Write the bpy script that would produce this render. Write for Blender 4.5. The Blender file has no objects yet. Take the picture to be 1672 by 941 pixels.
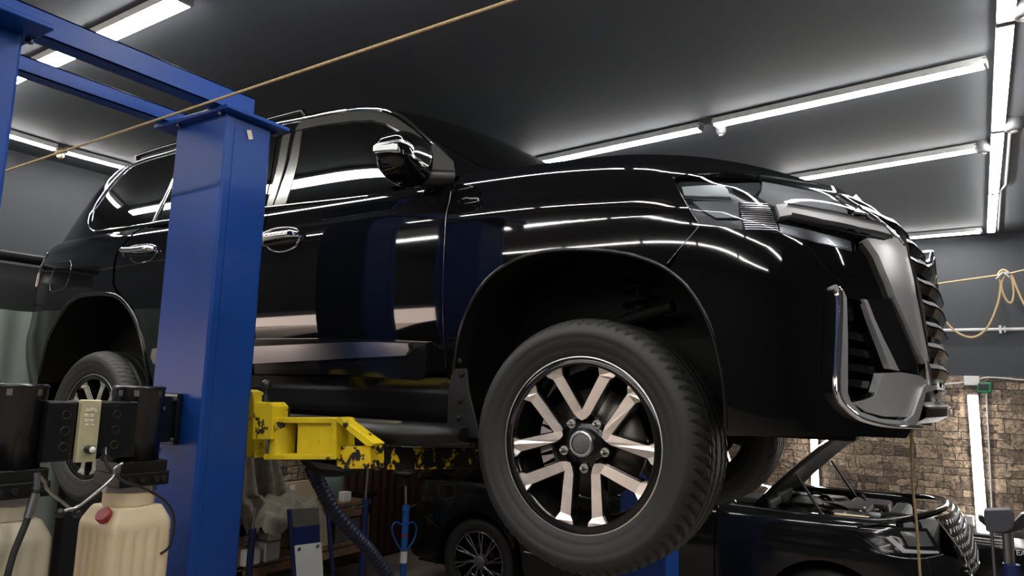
import bpy, bmesh, math, random
import numpy as np
from mathutils import Vector, Matrix, geometry
random.seed(7)
rng = np.random.default_rng(7)
SC = bpy.context.scene
COL = SC.collection
FL = 1.72                       # the car was measured from the lens height; the floor lies FL below that datum

# ------------------------------------------------------------------ camera
CAM = (1.0508, -2.9883, 0.1940 + FL); YAW, PITCH, ROLL, FOC = -0.571911, 0.138498, 0.028588, 1181.9
W_, H_ = 1672, 941
def cam_axes():
    f = np.array([math.sin(YAW)*math.cos(PITCH), math.cos(YAW)*math.cos(PITCH), math.sin(PITCH)])
    r = np.array([math.cos(YAW), -math.sin(YAW), 0.0]); u = np.cross(r, f)
    return math.cos(ROLL)*r + math.sin(ROLL)*u, -math.sin(ROLL)*r + math.cos(ROLL)*u, f
CR, CU, CF = cam_axes()
CAMV = np.array(CAM)
cd = bpy.data.cameras.new('camera'); cam = bpy.data.objects.new('camera', cd); COL.objects.link(cam)
cd.sensor_fit = 'HORIZONTAL'; cd.sensor_width = 36; cd.lens = FOC/W_*36; cd.clip_start = .05
m = Matrix.Identity(4)
for i in range(3):
    m[i][0], m[i][1], m[i][2], m[i][3] = CR[i], CU[i], -CF[i], CAM[i]
cam.matrix_world = m
SC.camera = cam
# ------------------------------------------------------------------ view and world
SC.view_settings.view_transform = 'Standard'; SC.view_settings.look = 'None'
SC.view_settings.gamma = 1; SC.view_settings.use_curve_mapping = False
SC.view_settings.exposure = 0.68
SC.cycles.max_bounces = 8; SC.cycles.diffuse_bounces = 4; SC.cycles.glossy_bounces = 5
SC.cycles.use_denoising = True; SC.cycles.sample_clamp_indirect = 6
TUBE = 42.0                      # strength of the ceiling tubes
wd = bpy.data.worlds.new('world'); SC.world = wd; wd.use_nodes = True
wd.node_tree.nodes['Background'].inputs[0].default_value = (1.0, .80, .69, 1)      # overcast daylight, reaching the room only through the open bay door
wd.node_tree.nodes['Background'].inputs[1].default_value = 5.0

# ------------------------------------------------------------------ measuring
def ray(px, py):
    d = CR*(px-W_/2)/FOC - CU*(py-H_/2)/FOC + CF
    return d
def at(px, py, ax, val):        # the point of the world plane <axis> = val seen at a pixel
    d = ray(px, py); t = (val-CAMV[ax])/d[ax]
    return CAMV + t*d
def proj(P):
    q = np.asarray(P, float)-CAMV
    z = q@CF
    return W_/2+FOC*(q@CR)/z, H_/2-FOC*(q@CU)/z

# ------------------------------------------------------------------ materials
def mat(name, col, rough=.5, metal=0., spec=.5, coat=0., noise=0., nscale=20., bump=0., bscale=200., emit=None, estr=0., alpha=None):
    m = bpy.data.materials.new(name); m.use_nodes = True; nt = m.node_tree; b = nt.nodes['Principled BSDF']
    b.inputs['Base Color'].default_value = (*col, 1); b.inputs['Roughness'].default_value = rough
    b.inputs['Metallic'].default_value = metal; b.inputs['Specular IOR Level'].default_value = spec
    b.inputs['Coat Weight'].default_value = coat; b.inputs['Coat Roughness'].default_value = .03
    tc = nt.nodes.new('ShaderNodeTexCoord')
    if noise:
        n = nt.nodes.new('ShaderNodeTexNoise'); n.inputs['Scale'].default_value = nscale; n.inputs['Detail'].default_value = 6
        nt.links.new(tc.outputs['Object'], n.inputs['Vector'])
        r = nt.nodes.new('ShaderNodeMapRange'); r.inputs[1].default_value = .3; r.inputs[2].default_value = .7
        r.inputs[3].default_value = 1-noise; r.inputs[4].default_value = 1+noise
        nt.links.new(n.outputs['Fac'], r.inputs[0])
        mx = nt.nodes.new('ShaderNodeVectorMath'); mx.operation = 'SCALE'; mx.inputs[0].default_value = col
        nt.links.new(r.outputs[0], mx.inputs['Scale']); nt.links.new(mx.outputs[0], b.inputs['Base Color'])
        r2 = nt.nodes.new('ShaderNodeMapRange'); r2.inputs[3].default_value = max(rough-.08, 0); r2.inputs[4].default_value = min(rough+.12, 1)
        nt.links.new(n.outputs['Fac'], r2.inputs[0]); nt.links.new(r2.outputs[0], b.inputs['Roughness'])
    if bump:
        n = nt.nodes.new('ShaderNodeTexNoise'); n.inputs['Scale'].default_value = bscale; n.inputs['Detail'].default_value = 4
        nt.links.new(tc.outputs['Object'], n.inputs['Vector'])
        bp = nt.nodes.new('ShaderNodeBump'); bp.inputs['Strength'].default_value = bump; bp.inputs['Distance'].default_value = .01
        nt.links.new(n.outputs['Fac'], bp.inputs['Height']); nt.links.new(bp.outputs[0], b.inputs['Normal'])
    if emit:
        b.inputs['Emission Color'].default_value = (*emit, 1); b.inputs['Emission Strength'].default_value = estr
    return m
def mat_chip(name, col, under, thr, scale=14., rough=.4, lo=None):
    m = mat(name, col, rough); nt = m.node_tree; b = nt.nodes['Principled BSDF']
    tc = nt.nodes.new('ShaderNodeTexCoord'); n = nt.nodes.new('ShaderNodeTexNoise')
    n.inputs['Scale'].default_value = scale; n.inputs['Detail'].default_value = 9; n.inputs['Roughness'].default_value = .62
    nt.links.new(tc.outputs['Object'], n.inputs['Vector'])
    cr = nt.nodes.new('ShaderNodeValToRGB'); cr.color_ramp.elements[0].position = thr; cr.color_ramp.elements[1].position = thr+.02
    cr.color_ramp.elements[0].color = (*under, 1); cr.color_ramp.elements[1].color = (*col, 1)
    nt.links.new(n.outputs['Fac'], cr.inputs[0])
    n2 = nt.nodes.new('ShaderNodeTexNoise'); n2.inputs['Scale'].default_value = 5; n2.inputs['Detail'].default_value = 5
    nt.links.new(tc.outputs['Object'], n2.inputs['Vector'])
    r = nt.nodes.new('ShaderNodeMapRange'); r.inputs[1].default_value = .3; r.inputs[2].default_value = .7; r.inputs[3].default_value = .6; r.inputs[4].default_value = 1.1
    nt.links.new(n2.outputs['Fac'], r.inputs[0])
    mx = nt.nodes.new('ShaderNodeVectorMath'); mx.operation = 'SCALE'
    nt.links.new(cr.outputs[0], mx.inputs[0]); nt.links.new(r.outputs[0], mx.inputs['Scale'])
    nt.links.new(mx.outputs[0], b.inputs['Base Color'])
    return m
def mat_clear(name, tint=(.9, .92, .95), rough=.03):
    m = bpy.data.materials.new(name); m.use_nodes = True; nt = m.node_tree
    for n in list(nt.nodes): nt.nodes.remove(n)
    o = nt.nodes.new('ShaderNodeOutputMaterial'); g = nt.nodes.new('ShaderNodeBsdfGlossy'); t = nt.nodes.new('ShaderNodeBsdfTransparent')
    g.inputs['Roughness'].default_value = rough; t.inputs[0].default_value = (*tint, 1)
    f = nt.nodes.new('ShaderNodeFresnel'); f.inputs[0].default_value = 1.5
    mx = nt.nodes.new('ShaderNodeMixShader')
    nt.links.new(f.outputs[0], mx.inputs[0]); nt.links.new(t.outputs[0], mx.inputs[1]); nt.links.new(g.outputs[0], mx.inputs[2])
    nt.links.new(mx.outputs[0], o.inputs[0])
    return m
M = {}
M['paint'] = mat('black_gloss_paint', (.0025, .0026, .003), .035, spec=.55)
M['under'] = mat('underbody_black', (.0045, .0045, .0045), .65, spec=.18, bump=.3, bscale=60)
M['glass'] = mat('tinted_glass', (.002, .002, .002), .02, spec=.6)
M['chrome'] = mat('chrome', (.82, .82, .83), .07, 1)
M['satin'] = mat('satin_silver', (.42, .42, .44), .28, 1)
M['silver'] = mat('silver_trim_paint', (.50, .50, .51), .33, .6)
M['greysilver'] = mat('grey_trim_paint', (.42, .42, .43), .36, .5)
M['darkchrome'] = mat('dark_chrome', (.22, .22, .24), .16, 1)
M['trim'] = mat('black_plastic', (.005, .005, .0055), .40, spec=.35, bump=.1, bscale=400)
M['gloss'] = mat('gloss_black_plastic', (.006, .006, .007), .12)
M['visor'] = mat('smoked_acrylic', (.035, .035, .033), .12)
M['pillar'] = mat('pillar_film', (.055, .055, .05), .22, .5)
M['rubber'] = mat('tyre_rubber', (.011, .011, .011), .58, noise=.25, nscale=8)
M['machined'] = mat('machined_alloy', (.78, .74, .69), .30, 1, noise=.08, nscale=30)
M['wheelblack'] = mat('wheel_black', (.006, .006, .006), .15)
M['capgrey'] = mat('cap_grey', (.09, .09, .09), .35)
M['steel'] = mat('steel', (.45, .44, .43), .3, 1)
M['disc'] = mat('brake_disc', (.25, .23, .21), .4, 1)
M['clear'] = mat_clear('clear_lens')
M['lampgrey'] = mat('lamp_grey', (.30, .30, .305), .25)
M['lampdark'] = mat('lamp_dark', (.06, .06, .063), .2)
M['lampwhite'] = mat('lamp_white', (.75, .78, .76), .3)
M['amber'] = mat('lamp_amber', (.75, .55, .32), .25, .4)
M['redlens'] = mat('tail_lens', (.06, .008, .008), .08)
M['blue'] = mat('lift_blue', (.006, .045, .23), .38, spec=.28, noise=.12, nscale=3.5, bump=.04, bscale=12)
M['bluedark'] = mat('jack_navy', (.008, .018, .09), .35)
M['bluejack'] = mat('jack_blue', (.01, .09, .33), .35)
M['yellow'] = mat_chip('lift_yellow', (.72, .53, .010), (.03, .02, .012), .39, 9)
M['yellowworn'] = mat_chip('lift_yellow_worn', (.72, .50, .012), (.014, .013, .012), .47, 22)
M['yellowbare'] = mat_chip('lift_arm_bare', (.84, .56, .012), (.012, .011, .010), .545, 17)
M['black'] = mat('matt_black', (.011, .011, .011), .4)
M['motor'] = mat('motor_black', (.008, .008, .009), .22)
M['white'] = mat('white_plastic', (.7, .7, .68), .4)
M['grey'] = mat('grey_plastic', (.2, .2, .21), .45)
M['rope'] = mat('rope', (.45, .33, .17), .8, noise=.3, nscale=150)
M['tube'] = mat('light_tube', (.9, .9, .9), .4, emit=(1, .985, .95), estr=TUBE)
M['cream'] = mat('cream_tank', (.70, .56, .36), .42, noise=.12, nscale=4)
M['oldcream'] = mat('oil_tank', (.42, .38, .27), .42, noise=.15, nscale=4)
M['redcap'] = mat('red_cap', (.28, .02, .02), .4)
M['brass'] = mat('brass_plate', (.80, .73, .46), .30, .6, noise=.1, nscale=15)
M['sticker'] = mat('sticker', (.55, .52, .42), .5)
M['wood'] = mat('wood', (.16, .09, .045), .6, noise=.4, nscale=12)
M['cloth'] = mat('canvas_cloth', (.17, .15, .115), .9, noise=.25, nscale=20, bump=.3, bscale=120)
M['card'] = mat('cardboard', (.35, .27, .17), .8)
M['paper'] = mat('paper', (.6, .58, .54), .7)
M['hose'] = mat('ribbed_hose_navy', (.018, .020, .055), .45)
M['teal'] = mat('pale_teal', (.20, .30, .29), .5)
M['green'] = mat('green_box', (.01, .16, .07), .4)
M['olive'] = mat('olive_grey', (.08, .08, .065), .5)

# ------------------------------------------------------------------ mesh builders
def link(o, parent=None):
    COL.objects.link(o)
    if parent is not None: o.parent = parent
    return o
def origin(parent):
    p = np.zeros(3)
    while parent is not None:
        p = p+np.array(parent.location); parent = parent.parent
    return p
class MB:
    """Collects faces in world space; build() links them as ONE mesh object."""
    def __init__(s): s.v = []; s.f = []; s.n = 0; s.sm = []
    def add(s, V, F, smooth=False):
        V = np.asarray(V, float); s.v.append(V)
        for f in F: s.f.append([i+s.n for i in f]); s.sm.append(smooth)
        s.n += len(V); return s
    def box(s, c, d, R=None):
        V = np.array([(x, y, z) for x in (-.5, .5) for y in (-.5, .5) for z in (-.5, .5)])*np.array(d)
        if R is not None: V = V@np.asarray(R).T
        s.add(V+np.array(c), [(0, 1, 3, 2), (4, 6, 7, 5), (0, 4, 5, 1), (2, 3, 7, 6), (0, 2, 6, 4), (1, 5, 7, 3)]); return s
    def box2(s, a, b):
        a = np.array(a, float); b = np.array(b, float); return s.box((a+b)/2, abs(b-a))
    def bar(s, a, b, w, h, up=(0, 0, 1)):        # a square bar from a to b
        a = np.array(a, float); b = np.array(b, float); d = b-a; L = np.linalg.norm(d); d /= L
        x = np.cross(d, up); x /= np.linalg.norm(x); y = np.cross(x, d)
        return s.box((a+b)/2, (w, h, L), np.array([x, y, d]).T)
    def tube(s, pts, r, n=12, cap=True, closed=False):
        P = np.asarray(pts, float); m = len(P); r = np.broadcast_to(np.asarray(r, float), (m,))
        T = np.gradient(P, axis=0) if not closed else np.roll(P, -1, 0)-np.roll(P, 1, 0)
        T /= np.linalg.norm(T, axis=1)[:, None]+1e-12
        for i in range(1, m):
            if np.linalg.norm(T[i]) < .5: T[i] = T[i-1]
        ref = np.array([0, 0, 1.]) if abs(T[0][2]) < .9 else np.array([1., 0, 0]); X = np.cross(T[0], ref); V = []
        for i in range(m):
            X = X-T[i]*(X@T[i]); X /= np.linalg.norm(X); Y = np.cross(T[i], X)
            for k in range(n):
                a = 2*math.pi*k/n; V.append(P[i]+r[i]*(math.cos(a)*X+math.sin(a)*Y))
        F = []
        for i in range(m if closed else m-1):
            j = (i+1) % m
            for k in range(n): F.append((i*n+k, i*n+(k+1) % n, j*n+(k+1) % n, j*n+k))
        s.add(V, F, True)
        if cap and not closed:
            s.add(V[:n], [list(range(n))[::-1]]); s.add(V[-n:], [list(range(n))])
        return s
    def lathe(s, prof, c, axis=(0, 0, 1), n=32, smooth=True, cap=True):   # prof: (radius, height) along the axis
        ax = np.array(axis, float); ax /= np.linalg.norm(ax)
        ref = np.array([0, 0, 1.]) if abs(ax[2]) < .9 else np.array([1., 0, 0]); X = np.cross(ax, ref); X /= np.linalg.norm(X); Y = np.cross(ax, X)
        V = []
        for (r, h) in prof:
            for k in range(n):
                a = 2*math.pi*k/n; V.append(np.array(c)+ax*h+r*(math.cos(a)*X+math.sin(a)*Y))
        F = [(i*n+k, i*n+(k+1) % n, (i+1)*n+(k+1) % n, (i+1)*n+k) for i in range(len(prof)-1) for k in range(n)]
        s.add(V, F, smooth)
        if cap:
            if prof[0][0] > 1e-6: s.add(V[:n], [list(range(n))[::-1]])
            if prof[-1][0] > 1e-6: s.add(V[-n:], [list(range(n))])
        return s
    def cyl(s, a, b, r, n=24, r2=None):
        a = np.array(a, float); b = np.array(b, float); L = np.linalg.norm(b-a)
        return s.lathe([(r, 0), (r if r2 is None else r2, L)], a, (b-a)/L, n)
    def ball(s, c, r, n=16, sq=(1, 1, 1)):
        V = []; F = []; m = n//2
        for i in range(m+1):
            for k in range(n):
                a = math.pi*i/m; b = 2*math.pi*k/n
                V.append((c[0]+sq[0]*r*math.sin(a)*math.cos(b), c[1]+sq[1]*r*math.sin(a)*math.sin(b), c[2]+sq[2]*r*math.cos(a)))
        for i in range(m):
            for k in range(n): F.append((i*n+k, (i+1)*n+k, (i+1)*n+(k+1) % n, i*n+(k+1) % n))
        return s.add(V, F, True)
    def prism(s, poly, d, smooth=False):          # poly: 3-D loop, extruded by the vector d
        P = np.asarray(poly, float); n = len(P); d = np.array(d, float)
        nrm = np.zeros(3)
        for i in range(n): nrm += np.cross(P[i], P[(i+1) % n])
        if nrm@d > 0: P = P[::-1]
        V = np.vstack([P, P+d])
        tri = geometry.tessellate_polygon([[Vector(p) for p in P]])
        F = [tuple(t) for t in tri]; 
        # keep the tessellation facing away from d
        F2 = []
        for t in F:
            nn = np.cross(P[t[1]]-P[t[0]], P[t[2]]-P[t[0]])
            F2.append(t if nn@d < 0 else t[::-1])
        F = F2+[tuple(i+n for i in t[::-1]) for t in F2]+[(i, i+n, (i+1) % n+n, (i+1) % n) for i in range(n)]
        return s.add(V, F, smooth)
    def grid(s, P, smooth=True, closeu=False):
        P = np.asarray(P, float); a, b = P.shape[:2]
        F = [(i*b+j, ((i+1) % a)*b+j, ((i+1) % a)*b+j+1, i*b+j+1) for i in range(a if closeu else a-1) for j in range(b-1)]
        return s.add(P.reshape(-1, 3), F, smooth)
    def mirror(s):
        t = MB(); t.v = [v*np.array([1, -1, 1]) for v in s.v]; t.f = [f[::-1] for f in s.f]; t.sm = list(s.sm); t.n = s.n; return t
    def build(s, name, m, parent=None, bevel=0, seg=2, autos=None, fix=False):
        me = bpy.data.meshes.new(name)
        V = np.vstack(s.v)-origin(parent)
        me.from_pydata(V.tolist(), [], [list(map(int, f)) for f in s.f]); me.materials.append(M[m] if isinstance(m, str) else m)
        me.polygons.foreach_set('use_smooth', s.sm)
        if fix:
            b = bmesh.new(); b.from_mesh(me); bmesh.ops.remove_doubles(b, verts=b.verts, dist=1e-5)
            bmesh.ops.recalc_face_normals(b, faces=b.faces); b.to_mesh(me); b.free()
        me.update()
        o = bpy.data.objects.new(name, me); link(o, parent)
        if bevel:
            md = o.modifiers.new('bevel', 'BEVEL'); md.width = bevel; md.segments = seg; md.limit_method = 'ANGLE'; md.angle_limit = math.radians(35)
            md.harden_normals = False
        return o
def thing(name, label, cat, loc=(0, 0, 0), group=None):
    o = bpy.data.objects.new(name, None); COL.objects.link(o); o.location = loc; o.empty_display_size = .1
    tag(o, label, cat, group); return o
def tag(o, label=None, cat=None, group=None, kind=None):
    if label: o['label'] = label
    if cat: o['category'] = cat
    if group: o['group'] = group
    if kind: o['kind'] = kind
    return o
def struct(mb, name, m, **k):
    o = mb.build(name, m, **k); o['kind'] = 'structure'; return o
def copy_tree(o, parent=None):
    c = o.copy(); COL.objects.link(c)
    if parent is not None: c.parent = parent
    for ch in list(o.children): copy_tree(ch, c)
    return c
def interp(xs, ys):
    """Smooth (monotone cubic) interpolation, vectorised."""
    xs = np.array(xs, float); ys = np.array(ys, float); h = np.diff(xs); d = np.diff(ys)/h
    mm = np.zeros(len(xs)); mm[0] = d[0]; mm[-1] = d[-1]
    for i in range(1, len(xs)-1):
        if d[i-1]*d[i] > 0:
            w1 = 2*h[i]+h[i-1]; w2 = h[i]+2*h[i-1]; mm[i] = (w1+w2)/(w1/d[i-1]+w2/d[i])
    def f(x):
        x = np.clip(np.asarray(x, float), xs[0], xs[-1]); i = np.clip(np.searchsorted(xs, x)-1, 0, len(h)-1)
        t = (x-xs[i])/h[i]
        return ((1+2*t)*(1-t)**2)*ys[i]+t*(1-t)**2*h[i]*mm[i]+t*t*(3-2*t)*ys[i+1]+t*t*(t-1)*h[i]*mm[i+1]
    return f
def smoothpts(P, k=4, closed=False):
    """Catmull-Rom through the points."""
    P = np.asarray(P, float); n = len(P); out = []
    R_ = range(n if closed else n-1)
    g = (lambda i: P[i % n]) if closed else (lambda i: P[min(max(i, 0), n-1)])
    for i in R_:
        p0, p1, p2, p3 = g(i-1), g(i), g(i+1), g(i+2)
        for j in range(k):
            t = j/k
            out.append(.5*((2*p1)+(p2-p0)*t+(2*p0-5*p1+4*p2-p3)*t*t+(-p0+3*p1-3*p2+p3)*t**3))
    if not closed: out.append(P[-1])
    return np.array(out)
def inpoly(P, poly):
    P = np.asarray(P); x, y = P[:, 0], P[:, 1]; c = np.zeros(len(P), bool); n = len(poly)
    for i in range(n):
        x1, y1 = poly[i]; x2, y2 = poly[(i+1) % n]
        k = ((y1 > y) != (y2 > y)) & (x < (x2-x1)*(y-y1)/((y2-y1) or 1e-12)+x1)
        c ^= k
    return c

class Surf:
    """A smooth surface P(t, h): uniform B-spline in t whose control points are functions of h."""
    def __init__(s, ctrl, tmax, t0, t1, h0, h1, flip=-1):
        s.ctrl = ctrl; s.t0, s.t1, s.h0, s.h1 = t0, t1, h0, h1; s.flip = flip
        T, Hh = np.meshgrid(np.linspace(t0, t1, 260), np.linspace(h0, h1, 110), indexing='ij')
        s.T = T.ravel(); s.H = Hh.ravel(); s.P = s.pos(s.T, s.H); N = s.nrm(s.T, s.H)
        s.px, s.py = proj(s.P); s.face = ((CAMV-s.P)*N).sum(1) > 0
    def pos(s, t, h):
        t = np.atleast_1d(np.asarray(t, float)); h = np.atleast_1d(np.asarray(h, float))
        C = s.ctrl(h)                                     # (n, ncontrol, 3)
        n = C.shape[1]; i = np.clip(np.floor(t).astype(int), 1, n-3); u = t-i
        B = [(1-u)**3/6, (3*u**3-6*u**2+4)/6, (-3*u**3+3*u**2+3*u+1)/6, u**3/6]
        k = np.arange(len(t)); out = 0
        for j in range(4): out = out+B[j][:, None]*C[k, i-1+j]
        return out
    def nrm(s, t, h):
        e = 1e-3; a = s.pos(t+e, h)-s.pos(t-e, h); b = s.pos(t, h+e)-s.pos(t, h-e)
        n = np.cross(a, b)*s.flip; return n/(np.linalg.norm(n, axis=1)[:, None]+1e-12)
    def off(s, t, h, d): return s.pos(t, h)+s.nrm(t, h)*d
    def solve(s, f, q, start, jump=1.0):
        t, h = s.T[start], s.H[start]
        for _ in range(8):
            e = 1e-4
            g = lambda a, b: np.array(f(s.pos(np.array([a]), np.array([b]))[0]))
            r = g(t, h)-q; J = np.array([(g(t+e, h)-g(t-e, h))/(2*e), (g(t, h+e)-g(t, h-e))/(2*e)]).T
            try: dlt = np.linalg.solve(J, -r)
            except Exception: break
            dlt = np.clip(dlt, [-.2, -.04], [.2, .04]); t2 = min(max(t+dlt[0], s.t0), s.t1); h2 = min(max(h+dlt[1], s.h0), s.h1)
            if np.linalg.norm(g(t2, h2)-q) > np.linalg.norm(r): break
            t, h = t2, h2
        return t, h
    def px2(s, x, y):                                     # pixel -> (t, h)
        d = (s.px-x)**2+(s.py-y)**2+np.where(s.face, 0, 1e7); k = int(np.argmin(d))
        return s.solve(lambda P: proj(P), np.array([x, y]), k)
    def xz2(s, x, z):                                     # side point (x, z) -> (t, h)
        d = (s.P[:, 0]-x)**2+(s.P[:, 2]-z)**2+np.where(s.P[:, 1] > -.3, 9, 0); k = int(np.argmin(d))
        return s.solve(lambda P: (P[0], P[2]), np.array([x, z]), k)
    def poly(s, L): return [s.px2(*p) for p in L]
    def panel(s, poly, off=0., thick=.02, st=.14, sh=.025, holes=(), sm=0, lip=True):
        """The piece of the surface inside a (t,h) polygon, with its rim turned in."""
        loops = [np.asarray(poly, float)]+[np.asarray(h, float) for h in holes]
        if sm: loops = [smoothpts(l, sm, True) for l in loops]
        def refine(L):
            out = []
            for i in range(len(L)):
                a, b = L[i], L[(i+1) % len(L)]; k = max(1, int(max(abs(b[0]-a[0])/st, abs(b[1]-a[1])/sh)))
                out += [a+(b-a)*j/k for j in range(k)]
            return np.array(out)
        loops = [refine(l) for l in loops]
        lo, hi = loops[0].min(0), loops[0].max(0)
        G = np.array([(a, b) for a in np.arange(lo[0]+st/2, hi[0], st) for b in np.arange(lo[1]+sh/2, hi[1], sh)]).reshape(-1, 2)
        if len(G):
            k = inpoly(G, loops[0])
            for l in loops[1:]: k &= ~inpoly(G, l)
            allb = np.vstack(loops); sc = np.array([1/st, 1/sh])
            dm = np.array([(((allb-g)*sc)**2).sum(1).min() for g in G]); k &= dm > .12
            G = G[k]
        pts = np.vstack(loops+[G]); edges = []; n = 0
        for l in loops:
            edges += [(n+i, n+(i+1) % len(l)) for i in range(len(l))]; n += len(l)
        sc = np.array([1/st, 1/sh]); S_ = pts*sc
        r = geometry.delaunay_2d_cdt([Vector(p) for p in S_], edges, [], 0, 1e-6)
        V2 = np.array([tuple(v) for v in r[0]])/sc; F = np.array([tuple(f) for f in r[2] if len(f) == 3], int).reshape(-1, 3)
        c = V2[F].mean(1); k = inpoly(c, loops[0])
        for l in loops[1:]: k &= ~inpoly(c, l)
        F = F[k]
        P = s.pos(V2[:, 0], V2[:, 1]); N = s.nrm(V2[:, 0], V2[:, 1]); P = P+N*off
        fn = np.cross(P[F[:, 1]]-P[F[:, 0]], P[F[:, 2]]-P[F[:, 0]]); bad = (fn*N[F[:, 0]]).sum(1) < 0; F[bad] = F[bad][:, ::-1]
        mb = PB(); mb.V = P; mb.F = [tuple(f) for f in F]; mb.N = N
        # boundary edges
        cnt = {}
        for f in mb.F:
            for i in range(3):
                e = (f[i], f[(i+1) % 3]); cnt[e] = 1
        be = [e for e in cnt if (e[1], e[0]) not in cnt]
        mb.lip = (be, thick) if lip and thick else None
        return mb
class PB:
    """A panel mesh with exact surface normals on its face."""
    def mesh(s, mirror=False):
        V = [tuple(p) for p in s.V]; F = list(s.F); n0 = len(V); nf = len(F)
        if s.lip:
            be, th = s.lip; idx = {}
            for e in be:
                for q in e:
                    if q not in idx:
                        idx[q] = len(V); V.append(tuple(s.V[q])); V.append(tuple(s.V[q]-s.N[q]*th))
            for a, b in be: F.append((idx[b], idx[a], idx[a]+1, idx[b]+1))
        V = np.array(V); sg = np.array([1, -1, 1])
        if mirror: V = V*sg; F = [f[::-1] for f in F]
        return V, F, nf, (s.N*sg if mirror else s.N)
    def build(s, name, m, parent=None, mirror=False):
        V, F, nf, N = s.mesh(mirror)
        me = bpy.data.meshes.new(name); me.from_pydata((V-origin(parent)).tolist(), [], [list(map(int, f)) for f in F])
        me.materials.append(M[m] if isinstance(m, str) else m)
        me.polygons.foreach_set('use_smooth', [i < nf for i in range(len(F))]); me.update()
        ln = []
        for i, p in enumerate(me.polygons):
            for v in p.vertices: ln.append(tuple(N[v]) if i < nf else tuple(p.normal))
        me.normals_split_custom_set(ln)
        return link(bpy.data.objects.new(name, me), parent)
def both(pb, name, m, parent=None, **k):
    """The right-hand piece and its twin on the far side."""
    a = pb.build(name, m, parent, **k)
    if isinstance(pb, PB): b = pb.build(name, m, parent, mirror=True)
    else: b = pb.mirror().build(name, m, parent, **k)
    return a, b
def strip(surf, th, w, off=.004, hgt=.004, closed=False):
    """A raised moulding of half-width w following (t,h) points on a surface."""
    th = np.asarray(th, float); keep = np.r_[True, (np.abs(np.diff(th, axis=0))*np.array([1, 5])).sum(1) > 1e-4]; th = th[keep]
    if len(np.atleast_1d(w)) > 1: w = np.asarray(w)[keep]
    P = surf.off(th[:, 0], th[:, 1], off); N = surf.nrm(th[:, 0], th[:, 1])
    if closed: T = np.roll(P, -1, 0)-np.roll(P, 1, 0)
    else: T = np.gradient(P, axis=0)
    T /= np.linalg.norm(T, axis=1)[:, None]; B = np.cross(N, T); w = np.broadcast_to(np.asarray(w, float), (len(P),))[:, None]
    R_ = np.stack([P-B*w-N*(off+.004), P-B*w, P-B*w*.6+N*hgt, P+B*w*.6+N*hgt, P+B*w, P+B*w-N*(off+.004)], 1)
    if closed: R_ = np.concatenate([R_, R_[:1]], 0)
    mb = MB(); mb.grid(R_[:, ::-1], True); return mb
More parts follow.
